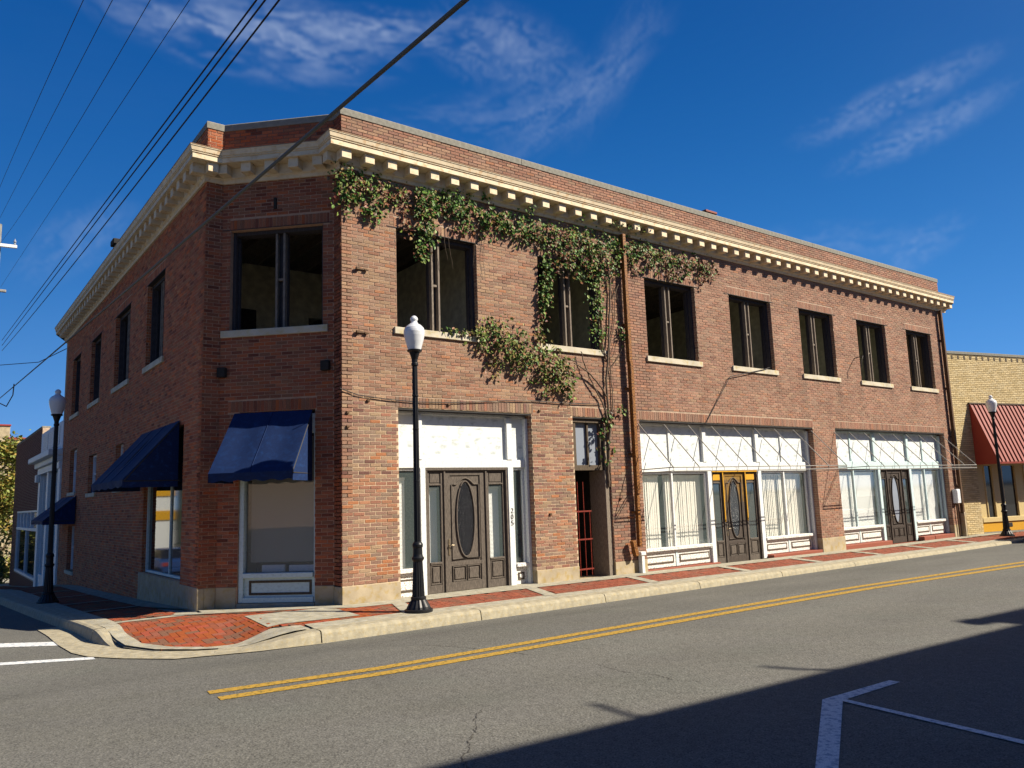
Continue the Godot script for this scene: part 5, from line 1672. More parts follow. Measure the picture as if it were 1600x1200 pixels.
func build_left_neighbours() -> void:
	# local frame: x runs towards the main street, z out over the side street
	var f := Transform3D(Basis(Vector3(0, 0, 1), Vector3.UP, Vector3(-1, 0, 0)), Vector3(-1.86, 0, -24.9))
	var n := thing("white_shop_building", "narrow white painted shop with a heavy cornice beyond the brick building's side wall", "building")
	n.transform = f
	var b := MB.new()
	b.box(Vector3(0.0, -1.6, -8.0), Vector3(6.05, 4.95, -0.25))
	b.box(Vector3(0.0, 4.0, -0.249), Vector3(6.05, 5.0, 0.02), 0.01)
	obj("wall", b, M.shopwhite, n)
	b = MB.new()
	for q in [[0.0, 0.55], [2.6, 3.0], [5.5, 6.05]]:
		b = MB.new()
		b.box(Vector3(q[0], -1.4, -0.249), Vector3(q[1], 3.3, 0.06), 0.01)
		obj("pilaster", b, M.white, n)
	b = MB.new()
	b.box(Vector3(-0.05, 3.302, -0.249), Vector3(6.05, 3.55, 0.10), 0.01); b.box(Vector3(-0.08, 3.552, -0.249), Vector3(6.06, 3.75, 0.22), 0.02); b.box(Vector3(-0.12, 3.752, -0.249), Vector3(6.08, 3.96, 0.45), 0.02)
	b.box(Vector3(0.05, 3.0, 0.061), Vector3(0.5, 3.3, 0.2), 0.02)
	obj("cornice", b, M.white, n)
	for q in [[0.6, 2.55], [3.05, 5.45]]:
		b = MB.new()
		for i in 3: b.box(Vector3(lerpf(q[0], q[1] - 0.08, i / 2.0), -0.6, -0.2), Vector3(lerpf(q[0], q[1] - 0.08, i / 2.0) + 0.08, 3.2, -0.05), 0.005)
		b.box(Vector3(q[0], 1.3, -0.21), Vector3(q[1], 1.42, -0.06), 0.005); b.box(Vector3(q[0], -1.4, -0.248), Vector3(q[1], -0.6, -0.02), 0.01)
		var w := obj("window", b, M.white, n)
		glazing(w, q[0], q[1], -0.6, 3.2, -0.14, M.milkglass)
	b = MB.new()
	for i in 3: b.box(Vector3(0.8 + i * 1.6, 4.2, 0.021), Vector3(2.1 + i * 1.6, 4.85, 0.035), 0.006)
	obj("sign_board", b, M.peel, n)
	# the dark red brick shop beyond
	f.origin.z = -35.4
	n = thing("dark_brick_shop", "low dark red brick shop with a white framed display window beyond the white shop", "building")
	n.transform = f
	var w := MeshInstance3D.new()
	w.mesh = wall_mesh(10.5, -2.2, 5.27, [Rect2(2.0, -0.95, 8.0, 2.85)], 0.25, [], [], func(_c): return 0, [M.mortar_mid])
	w.name = "front_wall"
	n.add_child(w, true)
	var xf := []; var cols := []
	var k := -28
	while k < 73:
		k += 1
		var y := k * 0.071
		var s := -0.11 if k % 2 else 0.0
		while s < 10.4:
			var a := maxf(s, 0.0); var e := minf(s + 0.208, 10.5)
			s += 0.218
			if y > -1.0 and y < 1.9 and e > 2.0 and a < 10.0: continue
			xf.append(Transform3D(Basis.from_scale(Vector3(e - a, 0.06, 0.007)), Vector3(a, y, 0)))
			var j := rng.randf_range(0.75, 1.15)
			cols.append(Color(0.17 * j, 0.05 * j, 0.038 * j))
	scatter("bricks", brick_mesh(M.brick), xf, cols, w)
	b = MB.new()
	b.box(Vector3(0, -2.2, -8), Vector3(0.25, 5.2, -0.251)); b.box(Vector3(0.251, 4.8, -8), Vector3(10.4, 5.0, -0.251)); b.box(Vector3(0.251, -2.2, -8), Vector3(10.4, 5.2, -7.8))
	obj("rear_walls", b, M.mortar_dark, n)
	b = MB.new()
	b.box(Vector3(-0.03, 5.272, -0.3), Vector3(10.5, 5.34, 0.03), 0.008)
	obj("coping", b, M.coping, n)
	b = MB.new()
	for x in [2.0, 3.4, 4.8, 6.2, 7.6, 9.92]: b.box(Vector3(x, 1.15, -0.15), Vector3(x + 0.08, 1.9, -0.02), 0.005)
	for x in [2.0, 5.9, 9.92]: b.box(Vector3(x, -0.95, -0.15), Vector3(x + 0.08, 1.149, -0.02), 0.005)
	b.box(Vector3(2.0, 1.82, -0.16), Vector3(10.0, 1.90, -0.01), 0.005); b.box(Vector3(2.0, 1.03, -0.16), Vector3(10.0, 1.15, 0.0), 0.005); b.box(Vector3(2.0, -0.95, -0.16), Vector3(10.0, -0.85, 0.0), 0.005)
	var v := obj("display_window", b, M.white, n)
	glazing(v, 2.08, 5.9, -0.85, 1.03, -0.09, M.darkglass); glazing(v, 5.98, 9.92, -0.85, 1.03, -0.09, M.darkglass)
	glazing(v, 2.08, 9.92, 1.15, 1.82, -0.09, M.milkglass)
	b = MB.new()
	b.box(Vector3(2.0, -2.2, -0.2), Vector3(10.0, -0.952, -0.005), 0.01)
	obj("stall_riser", b, M.dark, n)
	# pale building far down the side street
	n = thing("far_cream_building", "small cream building with a red roof edge far behind the yellow-green tree", "building", Vector3(0, 0, -72))
	b = MB.new()
	b.box(Vector3(0.45, -4, -8), Vector3(9.0, 8.35, 2.0), 0.02); b.box(Vector3(-0.9, -4, -3), Vector3(0.44, 9.6, 2.0), 0.02)
	obj("wall", b, mat(Color(0.40, 0.33, 0.21), 0.85, T.blotch, 2.0), n)
	b = MB.new()
	b.box(Vector3(0.35, 8.352, -8.1), Vector3(9.1, 8.6, 2.1), 0.02); b.box(Vector3(-1.0, 9.602, -3.1), Vector3(0.5, 9.75, 2.1), 0.02)
	obj("roof_edge", b, M.red_metal, n)
	b = MB.new()
	for i in 4: b.box(Vector3(1.2 + i * 1.8, 4.5, 2.001), Vector3(2.0 + i * 1.8, 6.3, 2.04), 0.01)
	obj("window", b, M.darkglass, n)

func build_across() -> void:
	# the row across the main street, behind the viewer: its shadow lies over the near side of the road
	var n := thing("building_across", "brick row building across the street behind the viewer", "building", Vector3(5.2, 0, 15.62), deg_to_rad(-3.2))
	var wins := []
	for i in 7: wins.append(Rect2(1.2 + i * 3.6, 5.0, 1.5, 2.2))
	for i in 5: wins.append(Rect2(1.0 + i * 5.0, 0.5, 3.6, 2.6))
	var f := Transform3D(Basis(Vector3(-1, 0, 0), Vector3.UP, Vector3(0, 0, -1)), Vector3(26, 0, 0))
	var w := MeshInstance3D.new()
	w.mesh = wall_mesh(36.0, -0.5, 8.95, wins, 0.3, [], [], func(_c): return 0, [M.mortar_mid])
	w.name = "front_wall"; w.transform = f
	n.add_child(w, true)
	var b := MB.new()
	b.box(Vector3(-10, -0.5, 0.301), Vector3(-9.7, 8.9, 14)); b.box(Vector3(25.7, -0.5, 0.301), Vector3(26, 8.9, 14)); b.box(Vector3(-9.699, -0.5, 13.7), Vector3(25.699, 8.9, 14)); b.box(Vector3(-9.699, 8.2, 0.301), Vector3(25.699, 8.4, 13.699))
	obj("rear_walls", b, M.mortar_mid, n)
	b = MB.new()
	b.box(Vector3(9.75, 8.4, 0.02), Vector3(25.9, 9.72, 1.3), 0.02); b.box(Vector3(9.35, 9.6, -0.02), Vector3(9.749, 9.72, 0.3), 0.01)
	obj("raised_parapet", b, M.mortar_mid, n)
	b = MB.new()
	b.tube([Vector3(5.2, 8.4, 0.4), Vector3(5.2, 9.75, 0.14)], 0.04, 8)
	obj("vent_pipe", b, M.iron, n)
	b = MB.new()
	b.tube([Vector3(2.1, 8.4, 0.4), Vector3(2.25, 8.95, 0.3), Vector3(2.72, 9.62, 0.05)], 0.04, 8)
	obj("vent_pipe", b, M.iron, n)
	n = thing("added_row_building", "plain row building added at the far end of the main street, outside the view", "building", Vector3(-62, 0, 22))  # added unseen block, covers the sky mirrored in the corner window
	b = MB.new()
	b.box(Vector3(-8, -1, -18), Vector3(4, 9, 18), 0.02)
	obj("wall", b, M.mortar_mid, n)
	# what the display window mirrors: the other side of the side street
	n = thing("green_painted_building", "pale green building across the side street, mirrored in the display window", "building", Vector3(-20.5, 0, -58))
	b = MB.new()
	b.box(Vector3(-5, -4, -5), Vector3(4, 9, 5), 0.02)
	obj("wall", b, mat(Color(0.42, 0.50, 0.32), 0.8, T.blotch, 1.5), n)
	b = MB.new()
	b.box(Vector3(4.001, -1.5, -4), Vector3(5.2, -1.2, 4.5), 0.02); b.box(Vector3(-3.5, -1.5, 5.001), Vector3(3.8, -1.2, 6.2), 0.02)
	obj("canopy", b, M.dark, n)
	n = thing("orange_trimmed_building", "white and ochre building across the side street, mirrored in the display window", "building", Vector3(-13.6, 0, -64))
	b = MB.new()
	b.box(Vector3(-1.6, -4, -4), Vector3(3.4, 7.5, 5), 0.02)
	obj("wall", b, M.shopwhite, n)
	b = MB.new()
	for y in [0.9, 2.9, 5.2]: b.box(Vector3(-1.65, y, 5.001), Vector3(3.45, y + 0.8, 5.1), 0.02)
	obj("trim_band", b, M.mustard, n)
	b = MB.new()
	for i in 3: b.box(Vector3(-1.2 + i * 1.5, 3.9, 5.001), Vector3(-0.2 + i * 1.5, 4.8, 5.03), 0.01)
	obj("window", b, M.darkglass, n)

# ------------------------------------------------------------------ plants
func leaf_mesh(m: Material) -> ArrayMesh:
	var b := MB.new()
	# a pointed leaf folded a little along its rib
	var L := [Vector3(0, 0, 0), Vector3(-0.34, 0.32, 0.07), Vector3(-0.26, 0.70, 0.06), Vector3(0, 1.0, -0.04)]
	var Rr := [Vector3(0, 0, 0), Vector3(0.34, 0.32, 0.07), Vector3(0.26, 0.70, 0.06), Vector3(0, 1.0, -0.04)]
	var mid := Vector3(0, 0.5, 0)
	b.tri(L[0], mid, L[1]); b.tri(L[1], mid, L[2]); b.tri(L[2], mid, L[3])
	b.tri(Rr[0], Rr[1], mid); b.tri(Rr[1], Rr[2], mid); b.tri(Rr[2], Rr[3], mid)
	return b.mesh(m)

func build_vine() -> void:
	var v := thing("climbing_vine", "leafy climbing vine with green and reddish leaves on the brick front", "vine", Vector3(6.5, 0, 0.05))
	var O := v.position
	# [x, y, half width, half height, leaves, depth, red share, droop]
	var cl := [[0.08, 7.50, 0.32, 0.42, 520, 0.22, 0.18], [0.55, 7.46, 0.40, 0.36, 560, 0.2, 0.3], [0.62, 7.15, 0.20, 0.28, 260, 0.16, 0.12], [0.05, 7.25, 0.14, 0.28, 150, 0.16, 0.1], [1.1, 7.52, 0.38, 0.18, 200, 0.12, 0.75],
		[1.75, 7.50, 0.42, 0.34, 700, 0.24, 0.05], [1.72, 7.05, 0.28, 0.36, 460, 0.22, 0.05], [1.66, 6.62, 0.20, 0.26, 230, 0.16, 0.05], [1.62, 6.42, 0.12, 0.16, 90, 0.12, 0.05], [1.35, 7.05, 0.16, 0.34, 130, 0.08, 0.9], [2.5, 7.58, 0.50, 0.36, 760, 0.24, 0.06], [2.7, 7.15, 0.40, 0.16, 170, 0.1, 0.6],
		[3.3, 7.42, 0.50, 0.30, 640, 0.24, 0.08], [4.0, 7.40, 0.50, 0.32, 640, 0.24, 0.1], [4.7, 7.35, 0.50, 0.34, 640, 0.26, 0.18], [5.3, 7.28, 0.55, 0.42, 820, 0.3, 0.2], [5.9, 7.2, 0.55, 0.50, 900, 0.3, 0.15], [6.5, 7.2, 0.50, 0.52, 760, 0.3, 0.12], [5.3, 6.75, 0.5, 0.22, 300, 0.2, 0.55], [6.1, 6.75, 0.45, 0.30, 420, 0.22, 0.2],
		[7.2, 7.42, 0.42, 0.34, 520, 0.22, 0.12], [7.9, 7.40, 0.50, 0.34, 560, 0.22, 0.12], [8.6, 7.38, 0.45, 0.34, 470, 0.2, 0.2], [9.2, 7.38, 0.40, 0.30, 340, 0.18, 0.4], [9.8, 7.42, 0.42, 0.30, 330, 0.16, 0.6], [10.3, 7.45, 0.30, 0.28, 200, 0.14, 0.6], [8.7, 7.05, 0.5, 0.14, 110, 0.1, 0.9], [9.9, 7.02, 0.10, 0.26, 50, 0.08, 0.9], [7.5, 7.08, 0.3, 0.14, 80, 0.1, 0.8],
		[4.72, 6.45, 0.22, 0.42, 300, 0.16, 0.06], [4.66, 5.95, 0.20, 0.36, 240, 0.16, 0.06], [4.60, 5.48, 0.15, 0.26, 120, 0.12, 0.5], [4.5, 5.1, 0.10, 0.2, 60, 0.1, 0.8], [6.15, 6.2, 0.26, 0.50, 360, 0.16, 0.05], [6.15, 5.5, 0.24, 0.44, 280, 0.16, 0.08],
		[2.5, 4.98, 0.42, 0.10, 130, 0.14, 0.2], [3.1, 4.92, 0.34, 0.26, 360, 0.26, 0.25], [3.55, 4.85, 0.42, 0.46, 620, 0.34, 0.28], [4.1, 4.70, 0.46, 0.46, 640, 0.36, 0.3], [4.65, 4.50, 0.42, 0.44, 560, 0.36, 0.3], [5.1, 4.30, 0.32, 0.42, 360, 0.3, 0.35], [3.25, 4.38, 0.15, 0.26, 110, 0.14, 0.6], [4.7, 4.05, 0.36, 0.22, 180, 0.24, 0.4], [5.2, 3.95, 0.18, 0.2, 90, 0.2, 0.4], [3.2, 5.22, 0.2, 0.12, 70, 0.2, 0.3],
		[6.35, 3.35, 0.14, 0.20, 70, 0.14, 0.1], [6.15, 3.1, 0.1, 0.14, 40, 0.12, 0.4], [6.25, 2.65, 0.22, 0.24, 110, 0.18, 0.1], [6.9, 5.35, 0.10, 0.30, 60, 0.12, 0.1], [6.75, 3.6, 0.12, 0.12, 36, 0.14, 0.05], [6.9, 7.95, 0.5, 0.08, 140, 0.42, 0.0], [7.6, 8.0, 0.5, 0.06, 90, 0.44, 0.0], [5.9, 7.95, 0.3, 0.08, 60, 0.4, 0.1], [3.1, 7.85, 0.12, 0.18, 60, 0.28, 0.1], [4.3, 7.82, 0.12, 0.16, 50, 0.3, 0.1]]
	var lm := leaf_mesh(M.leaf)
	var g1 := [Color(0.050, 0.125, 0.022), Color(0.075, 0.165, 0.028), Color(0.11, 0.20, 0.035), Color(0.035, 0.085, 0.018), Color(0.17, 0.24, 0.05), Color(0.13, 0.15, 0.035)]
	var r1 := [Color(0.16, 0.055, 0.03), Color(0.20, 0.085, 0.035), Color(0.12, 0.035, 0.025), Color(0.22, 0.13, 0.04), Color(0.10, 0.06, 0.03)]
	var xf := []; var cols := []
	var gaps := noise(FastNoiseLite.TYPE_SIMPLEX_SMOOTH, 1.0, 2, 91)
	for q in cl:
		var nl: int = int(q[4] * 0.72)
		for i in nl:
			var a := rng.randf() * TAU; var r := sqrt(rng.randf()) * rng.randf_range(0.55, 1.45)
			var p := Vector3(q[0] + cos(a) * r * q[2], q[1] + sin(a) * r * q[3], 0.03 + pow(rng.randf(), 0.9) * q[5] * 0.72 * maxf(0.25, 1.15 - r * r * 0.7))
			if gaps.get_noise_2d(p.x * 3.2, p.y * 3.2) < -0.12 and rng.randf() < 0.85: continue
			var s := rng.randf_range(0.04, 0.10)
			var bas := Basis(Vector3(0, 0, 1), PI + rng.randf_range(-1.1, 1.1)) * Basis(Vector3(1, 0, 0), rng.randf_range(-0.2, 1.0)) * Basis(Vector3(0, 1, 0), rng.randf_range(-0.8, 0.8))
			xf.append(Transform3D(bas.scaled_local(Vector3(s, s, s)), p - O))
			var c: Color = r1[rng.randi() % 5] if rng.randf() < q[6] * 0.8 + 0.12 else g1[rng.randi() % 6]
			if q[1] < 5.3 and q[1] > 3.7 and rng.randf() < 0.45: c = c.lerp(Color(0.20, 0.20, 0.05), 0.5)
			var j := rng.randf_range(0.6, 1.15)
			cols.append(Color(c.r * j, c.g * j, c.b * j))
	scatter("foliage", lm, xf, cols, v)
	# stems
	var st := [[0.032, [6.345, 1.9, -0.02, 6.35, 2.3, -0.01, 6.37, 2.8, 0.03, 6.40, 3.3, 0.05, 6.36, 4.1, 0.05, 6.42, 4.7, 0.08, 6.55, 5.6, 0.05, 6.62, 6.6, 0.06, 6.5, 7.2, 0.08]], [0.022, [6.36, 3.9, 0.05, 6.05, 4.2, 0.08, 5.75, 4.4, 0.12, 5.3, 4.55, 0.2]], [0.020, [6.40, 3.2, 0.07, 6.2, 3.75, 0.06, 5.95, 4.1, 0.08, 5.72, 4.5, 0.1, 5.6, 4.85, 0.1]], [0.014, [6.42, 3.0, 0.03, 6.55, 3.9, 0.03, 6.52, 4.9, 0.04, 6.75, 5.8, 0.04, 6.72, 6.8, 0.05]], [0.014, [6.40, 4.7, 0.06, 6.25, 5.4, 0.05, 6.2, 6.2, 0.05, 6.0, 6.9, 0.08]],
		[0.012, [6.7, 6.2, 0.05, 7.4, 7.2, 0.06, 8.4, 7.5, 0.06, 9.4, 7.5, 0.06, 10.4, 7.4, 0.05]], [0.012, [6.3, 7.1, 0.08, 5.0, 7.3, 0.06, 3.5, 7.45, 0.05, 2.0, 7.5, 0.05, 0.4, 7.5, 0.05]], [0.010, [5.6, 4.6, 0.12, 4.6, 4.7, 0.1, 3.6, 4.95, 0.08, 2.6, 5.0, 0.08]], [0.010, [6.45, 4.5, 0.04, 6.9, 5.0, 0.04, 6.95, 5.9, 0.03, 6.8, 6.5, 0.04]], [0.011, [6.25, 4.95, 0.06, 6.55, 4.8, 0.08, 6.75, 5.2, 0.04]]]
	for k in 9:
		var hx := rng.randf_range(0.3, 10.0); var hy := rng.randf_range(7.0, 7.3)
		st.append([0.005, [hx, hy, 0.06, hx + rng.randf_range(-0.1, 0.1), hy - 0.35, 0.05, hx + rng.randf_range(-0.15, 0.15), hy - rng.randf_range(0.6, 0.9), 0.04]])
	for q in st:
		var pts := []
		for i in range(0, q[1].size(), 3): pts.append(Vector3(q[1][i], q[1][i + 1], q[1][i + 2]))
		var fine := []
		for i in pts.size() - 1:
			for t in 6:
				var p: Vector3 = pts[max(i - 1, 0)]; var e: Vector3 = pts[min(i + 2, pts.size() - 1)]
				fine.append(pts[i].cubic_interpolate(pts[i + 1], p, e, t / 6.0) + Vector3(rng.randf_range(-0.012, 0.012), 0, rng.randf_range(-0.006, 0.01)) - O)
		fine.append(pts[-1] - O)
		var b := MB.new()
		b.tube(fine, q[0], 6, q[0] * 0.55)
		obj("stem", b, M.stem, v)

func build_trees() -> void:
	var t := thing("yellow_green_tree", "sunlit yellow-green tree past the dark brick shop at the left edge", "tree", Vector3(-2.35, -2.2, -41.5))
	var b := MB.new()
	b.tube([Vector3(0, 0, 0), Vector3(0.1, 1.5, 0.05), Vector3(0.0, 3.0, 0.0), Vector3(0.2, 5.2, 0.1)], 0.2, 10, 0.07)
	var tr := obj("trunk", b, M.stem, t)
	for k in 9:
		b = MB.new()
		var a := k * 2.4; var h := 1.6 + k * 0.45
		b.tube([Vector3(0.05, h, 0), Vector3(cos(a) * 0.9, h + 0.8, sin(a) * 0.9), Vector3(cos(a) * 1.9, h + 1.3, sin(a) * 1.9)], 0.06, 6, 0.02)
		obj("limb", b, M.stem, tr)
	var xf := []; var cols := []
	var pal := [Color(0.22, 0.22, 0.045), Color(0.16, 0.19, 0.04), Color(0.27, 0.22, 0.06), Color(0.11, 0.15, 0.035), Color(0.30, 0.20, 0.05)]
	for k in 105:
		var c := Vector3(rng.randfn(0.0, 1.0), rng.randf_range(0.5, 8.0), rng.randfn(0.0, 1.1))
		for i in 140:
			var p := c + Vector3(rng.randfn(0.0, 0.34), rng.randfn(0.0, 0.28), rng.randfn(0.0, 0.34))
			var s := rng.randf_range(0.14, 0.27)
			xf.append(Transform3D(Basis.from_euler(Vector3(rng.randf() * TAU, rng.randf() * TAU, rng.randf() * TAU)).scaled_local(Vector3(s, s, s)), p))
			var j := rng.randf_range(0.8, 1.2)
			var cc: Color = pal[rng.randi() % 5]
			cols.append(Color(cc.r * j, cc.g * j, cc.b * j))
	scatter("crown", leaf_mesh(M.leaf), xf, cols, t)
	t = thing("dark_shrub", "dark green shrub low at the left edge below the tree", "shrub", Vector3(-2.75, -1.75, -37.8))
	b = MB.new()
	for k in 5: b.tube([Vector3(0, 0, 0), Vector3(cos(k * 1.3) * 0.3, 0.6, sin(k * 1.3) * 0.3), Vector3(cos(k * 1.3) * 0.5, 1.3, sin(k * 1.3) * 0.5)], 0.03, 5, 0.01)
	obj("stem", b, M.stem, t)
	xf = []; cols = []
	for i in 2600:
		var a := rng.randf() * TAU; var r := sqrt(rng.randf())
		var p := Vector3(cos(a) * r * 0.8, rng.randf_range(0.05, 1.9) * (1.15 - 0.5 * r * r), sin(a) * r * 0.8)
		var s := rng.randf_range(0.06, 0.12)
		xf.append(Transform3D(Basis.from_euler(Vector3(rng.randf() * TAU, rng.randf() * TAU, rng.randf() * TAU)).scaled_local(Vector3(s, s, s)), p))
		var j := rng.randf_range(0.7, 1.2)
		cols.append(Color(0.03 * j, 0.055 * j, 0.02 * j))
	scatter("foliage", leaf_mesh(M.leaf), xf, cols, t)

# ------------------------------------------------------------------ street furniture
func build_lamps() -> void:
	var lamp := thing("street_lamp", "black fluted street lamp with white acorn globe in front of the door numbered 205", "street lamp", Vector3(0.61, walk_y(0.6, 1.5) + 0.012, 1.51), 0.0, "acorn street lamps along the kerbs")
	var b := MB.new()
	b.lathe([Vector2(0.0, 0.0), Vector2(0.225, 0.0), Vector2(0.225, 0.045), Vector2(0.20, 0.06)], 32)
	b.lathe([Vector2(0.195, 0.058), Vector2(0.185, 0.09), Vector2(0.150, 0.15), Vector2(0.118, 0.20)], 32, Vector3.ZERO, 0.07)
	b.lathe([Vector2(0.118, 0.198), Vector2(0.122, 0.21), Vector2(0.122, 0.235), Vector2(0.10, 0.25)], 32)
	b.lathe([Vector2(0.101, 0.248), Vector2(0.090, 0.50), Vector2(0.076, 0.79)], 32, Vector3.ZERO, 0.10)
	b.lathe([Vector2(0.076, 0.785), Vector2(0.082, 0.80), Vector2(0.100, 0.825), Vector2(0.100, 0.85), Vector2(0.082, 0.87), Vector2(0.076, 0.90), Vector2(0.074, 1.0), Vector2(0.084, 1.02), Vector2(0.086, 1.055), Vector2(0.074, 1.08), Vector2(0.056, 1.10)], 32)
	obj("base", b, M.black, lamp)
	b = MB.new()
	b.lathe([Vector2(0.054, 1.095), Vector2(0.043, 3.97)], 24, Vector3.ZERO, 0.14)
	obj("shaft", b, M.black, lamp)
	b = MB.new()
	b.lathe([Vector2(0.044, 3.96), Vector2(0.058, 3.97), Vector2(0.058, 4.0), Vector2(0.047, 4.02), Vector2(0.050, 4.07), Vector2(0.072, 4.14), Vector2(0.090, 4.19), Vector2(0.122, 4.205), Vector2(0.126, 4.225), Vector2(0.110, 4.235), Vector2(0.0, 4.235)], 28)
	for y in [2.05, 2.9, 3.45]: b.lathe([Vector2(0.047, y), Vector2(0.053, y + 0.004), Vector2(0.053, y + 0.02), Vector2(0.047, y + 0.024)], 20)
	obj("collar", b, M.black, lamp)
	b = MB.new()
	b.lathe([Vector2(0.108, 4.225), Vector2(0.122, 4.28), Vector2(0.150, 4.38), Vector2(0.170, 4.47), Vector2(0.177, 4.53), Vector2(0.172, 4.565), Vector2(0.168, 4.572), Vector2(0.160, 4.60), Vector2(0.120, 4.645), Vector2(0.072, 4.675), Vector2(0.055, 4.70)], 32)
	var gl := obj("globe", b, M.globe, lamp)
	b = MB.new()
	b.lathe([Vector2(0.055, 4.698), Vector2(0.050, 4.715), Vector2(0.062, 4.735), Vector2(0.066, 4.755), Vector2(0.054, 4.785), Vector2(0.030, 4.808), Vector2(0.0, 4.818)], 24)
	obj("finial", b, M.globe, gl)
	for q in [[Vector3(23.72, walk_y(20, 1.0), 1.02), "black street lamp in front of the yellow brick shop's red awning"], [Vector3(-3.40, walk_y(-3.4, -7.95) + 0.01, -7.95), "black street lamp in shade on the side street kerb"]]:
		var c: Node3D = lamp.duplicate()
		c.name = numbered("street_lamp")
		add_child(c)
		c.position = q[0]
		c.set_meta("label", q[1])

func cable(called: String, label: String, cat: String, x: float, ys: Array, zs: Array, zend: float, r: float, m: Material, group := "") -> void:
	# a parabola through three (y, z) points in the plane x, hung on to zend
	var b := MB.new()
	var pts := []
	var z0: float = zs[2]
	for i in 49:
		var z := lerpf(z0, zend, i / 48.0)
		var y := 0.0
		for a in 3:
			var l := 1.0
			for c in 3:
				if c != a: l *= (z - zs[c]) / (zs[a] - zs[c])
			y += ys[a] * l
		pts.append(Vector3(x, y, z))
	b.tube(pts, r, 6)
	var o := obj(called, b, m)
	o.set_meta("label", label)
	o.set_meta("category", cat)
	if group: o.set_meta("group", group)

func build_cables() -> void:
	cable("utility_cable", "thick grey cable slanting across the corner in front of the brick building", "cable", -3.5, [4.66, 5.04, 6.26], [7.57, 0.05, -23.6], 14.0, 0.016, M.cable)
	cable("power_wire", "dark power wire, uppermost of the close trio over the side street", "wire", -3.5, [6.62, 7.0, 8.70], [5.67, 0.18, -24.37], 16.0, 0.010, M.wire, "overhead wires along the side street")
	cable("power_wire", "dark power wire, middle one of the close trio over the side street", "wire", -3.5, [6.48, 6.83, 8.46], [5.92, 0.64, -24.2], 16.0, 0.010, M.wire, "overhead wires along the side street")
	cable("power_wire", "dark power wire, lowest of the close trio, nearest the cornice", "wire", -3.5, [6.27, 6.54, 8.22], [6.3, 1.28, -24.04], 16.0, 0.010, M.wire, "overhead wires along the side street")
	cable("power_wire", "thin wire highest in the sky, leftmost at the top of the photo", "wire", -4.6, [7.93, 8.78, 12.2], [2.63, -2.03, -24.0], 16.0, 0.0045, M.wire, "overhead wires along the side street")
	cable("power_wire", "thin wire second from the left at the top of the photo", "wire", -4.3, [7.98, 8.87, 12.3], [2.73, -2.73, -24.0], 16.0, 0.0045, M.wire, "overhead wires along the side street")
	cable("power_wire", "thin wire ending at the insulator on the pole's crossarm", "wire", -4.0, [7.72, 8.38, 12.2], [3.4, -1.52, -23.9], 16.0, 0.0045, M.wire, "overhead wires along the side street")
	cable("power_wire", "thin wire with a small bright clamp, next to the close trio", "wire", -3.7, [7.51, 8.63, 10.7], [3.97, -5.61, -23.6], 16.0, 0.0045, M.wire, "overhead wires along the side street")
	var p := thing("utility_pole", "pale utility pole at the left edge with a white crossarm", "utility pole", Vector3(-3.88, -1.15, -24.2))
	var b := MB.new()
	b.tube([Vector3(0, -0.5, 0), Vector3(0.02, 14.6, 0)], 0.16, 14, 0.12)
	obj("shaft", b, mat(Color(0.42, 0.42, 0.38), 0.8, T.wood, 0.8), p)
	b = MB.new()
	b.box(Vector3(-1.6, -0.065, 0.13), Vector3(0.68, 0.065, 0.25), 0.01, Transform3D(Basis(Vector3(0, 0, 1), 0.03), Vector3(0, 13.68, 0)))
	obj("crossarm", b, M.white, p)
	for x in [-1.4, -0.75, 0.6]:
		b = MB.new()
		b.lathe([Vector2(0.02, 13.70), Vector2(0.05, 13.75), Vector2(0.03, 13.80), Vector2(0.06, 13.85), Vector2(0.03, 13.92), Vector2(0.0, 14.0)], 10, Vector3(x, 0.03 + x * 0.03, 0.19))
		obj("insulator", b, M.milkglass, p)
	b = MB.new()
	b.box(Vector3(-0.1, 11.75, 0.12), Vector3(0.40, 11.86, 0.24), 0.02)
	obj("bracket", b, M.galv, p)
	b = MB.new()
	b.tube([Vector3(-3.6, 6.1, -23.5), Vector3(-3.3, 5.9, -23.2), Vector3(-3.2, 6.2, -22.0), Vector3(-3.3, 6.4, -20.5)], 0.02, 6)
	var d := obj("drop_wire", b, M.wire)
	d.set_meta("label", "sagging drop wire looping under the thick cable near the pole")
	d.set_meta("category", "wire")
	b = MB.new()
	b.tube([Vector3(-3.6, 7.62, -24.0), Vector3(-2.4, 7.55, -22.2), Vector3(-1.9, 7.55, -18.9)], 0.014, 6)
	d = obj("service_wire", b, M.wire)
	d.set_meta("label", "short level service wire from the pole to the brick building's far end")
	d.set_meta("category", "wire")

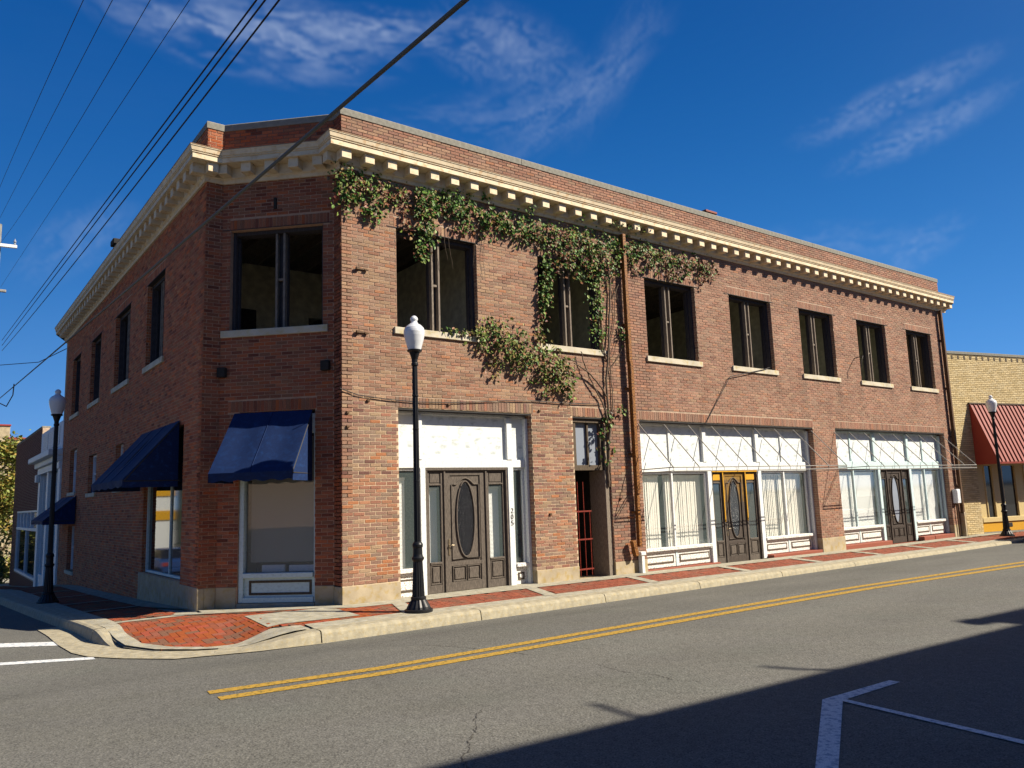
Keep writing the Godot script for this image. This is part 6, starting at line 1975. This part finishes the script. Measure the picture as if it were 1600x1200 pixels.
# ------------------------------------------------------------------ cars
func make_car(called: String, label: String, at: Vector3, turn: float, paint: Material) -> Node3D:
	var t := thing(called, label, "car", at, turn)
	# side profile swept across the width; the car points along +x
	var low := [Vector2(-2.25, 0.42), Vector2(-2.30, 0.62), Vector2(-2.26, 0.86), Vector2(-2.10, 1.00), Vector2(-1.55, 1.04), Vector2(0.75, 1.02), Vector2(1.75, 0.92), Vector2(2.15, 0.80), Vector2(2.26, 0.60), Vector2(2.22, 0.40)]
	var b := MB.new()
	var ring := []
	for s in [-0.88, -0.80, 0.80, 0.88]:
		var r := []
		var k := 0.95 if absf(s) > 0.85 else 1.0
		for p in low: r.append(Vector3(p.x * k, lerpf(0.6, p.y, 0.9 if k < 1.0 else 1.0), s))
		r.append(Vector3(2.2 * k, 0.24, s)); r.append(Vector3(-2.2 * k, 0.24, s))
		ring.append(r)
	var m: int = ring[0].size()
	for i in 3:
		for k in m:
			var l := (k + 1) % m
			b.quad(ring[i][l], ring[i][k], ring[i + 1][k], ring[i + 1][l])
	for k in range(1, m - 1):
		b.tri(ring[0][0], ring[0][k], ring[0][k + 1]); b.tri(ring[3][0], ring[3][k + 1], ring[3][k])
	var body := obj("body", b, paint, t)
	b = MB.new()
	var cab := [[Vector3(-1.75, 1.02, 0.78), Vector3(-1.15, 1.45, 0.62), Vector3(0.35, 1.46, 0.62), Vector3(1.05, 1.0, 0.78)]]
	var A: Array = cab[0]
	var Bm := []
	for p in A: Bm.append(Vector3(p.x, p.y, -p.z))
	b.quad(A[0], A[3], A[2], A[1]); b.quad(Bm[0], Bm[1], Bm[2], Bm[3])
	b.quad(A[1], A[2], Bm[2], Bm[1]); b.quad(A[0], A[1], Bm[1], Bm[0]); b.quad(A[2], A[3], Bm[3], Bm[2])
	obj("cabin", b, M.darkglass, t)
	b = MB.new()
	b.box(Vector3(-1.2, 1.44, -0.6), Vector3(0.4, 1.49, 0.6), 0.02)
	obj("roof", b, paint, t)
	for x in [-1.35, 1.38]:
		for s in [-1, 1]:
			b = MB.new()
			b.tube([Vector3(x, 0.32, s * 0.70), Vector3(x, 0.32, s * 0.72), Vector3(x, 0.32, s * 0.88), Vector3(x, 0.32, s * 0.895)], 0.32, 22)
			var wh := obj("wheel", b, M.black, t)
			b = MB.new()
			b.tube([Vector3(x, 0.32, s * 0.86), Vector3(x, 0.32, s * 0.905)], 0.19, 16)
			obj("rim", b, M.galv, wh)
	for s in [-1, 1]:
		b = MB.new()
		b.box(Vector3(-2.315, 0.66, s * 0.66 - 0.16), Vector3(-2.24, 0.86, s * 0.66 + 0.16), 0.02)
		obj("tail_light", b, M.red_metal, t)
		b = MB.new()
		b.box(Vector3(2.14, 0.62, s * 0.62 - 0.16), Vector3(2.25, 0.76, s * 0.62 + 0.16), 0.02)
		obj("headlight", b, M.milkglass, t)
	b = MB.new()
	b.box(Vector3(-2.36, 0.36, -0.82), Vector3(-2.2, 0.56, 0.82), 0.03); b.box(Vector3(2.2, 0.34, -0.82), Vector3(2.34, 0.54, 0.82), 0.03)
	obj("bumper", b, paint, t)
	return t

func build_cars() -> void:
	var maroon := mat(Color(0.10, 0.012, 0.014), 0.25)
	maroon.clearcoat_enabled = true; maroon.clearcoat = 0.8
	make_car("parked_car", "dark red car parked at the right edge by the yellow brick shop", Vector3(24.35, road_y(24, 3.0), 3.15), deg_to_rad(2.0), maroon)
	var blue := mat(Color(0.012, 0.04, 0.14), 0.25)
	blue.clearcoat_enabled = true; blue.clearcoat = 0.8
	make_car("parked_car", "blue car parked across the side street, mirrored in the display window", Vector3(-8.6, road_y(-8, -33), -33.0), deg_to_rad(90), blue)
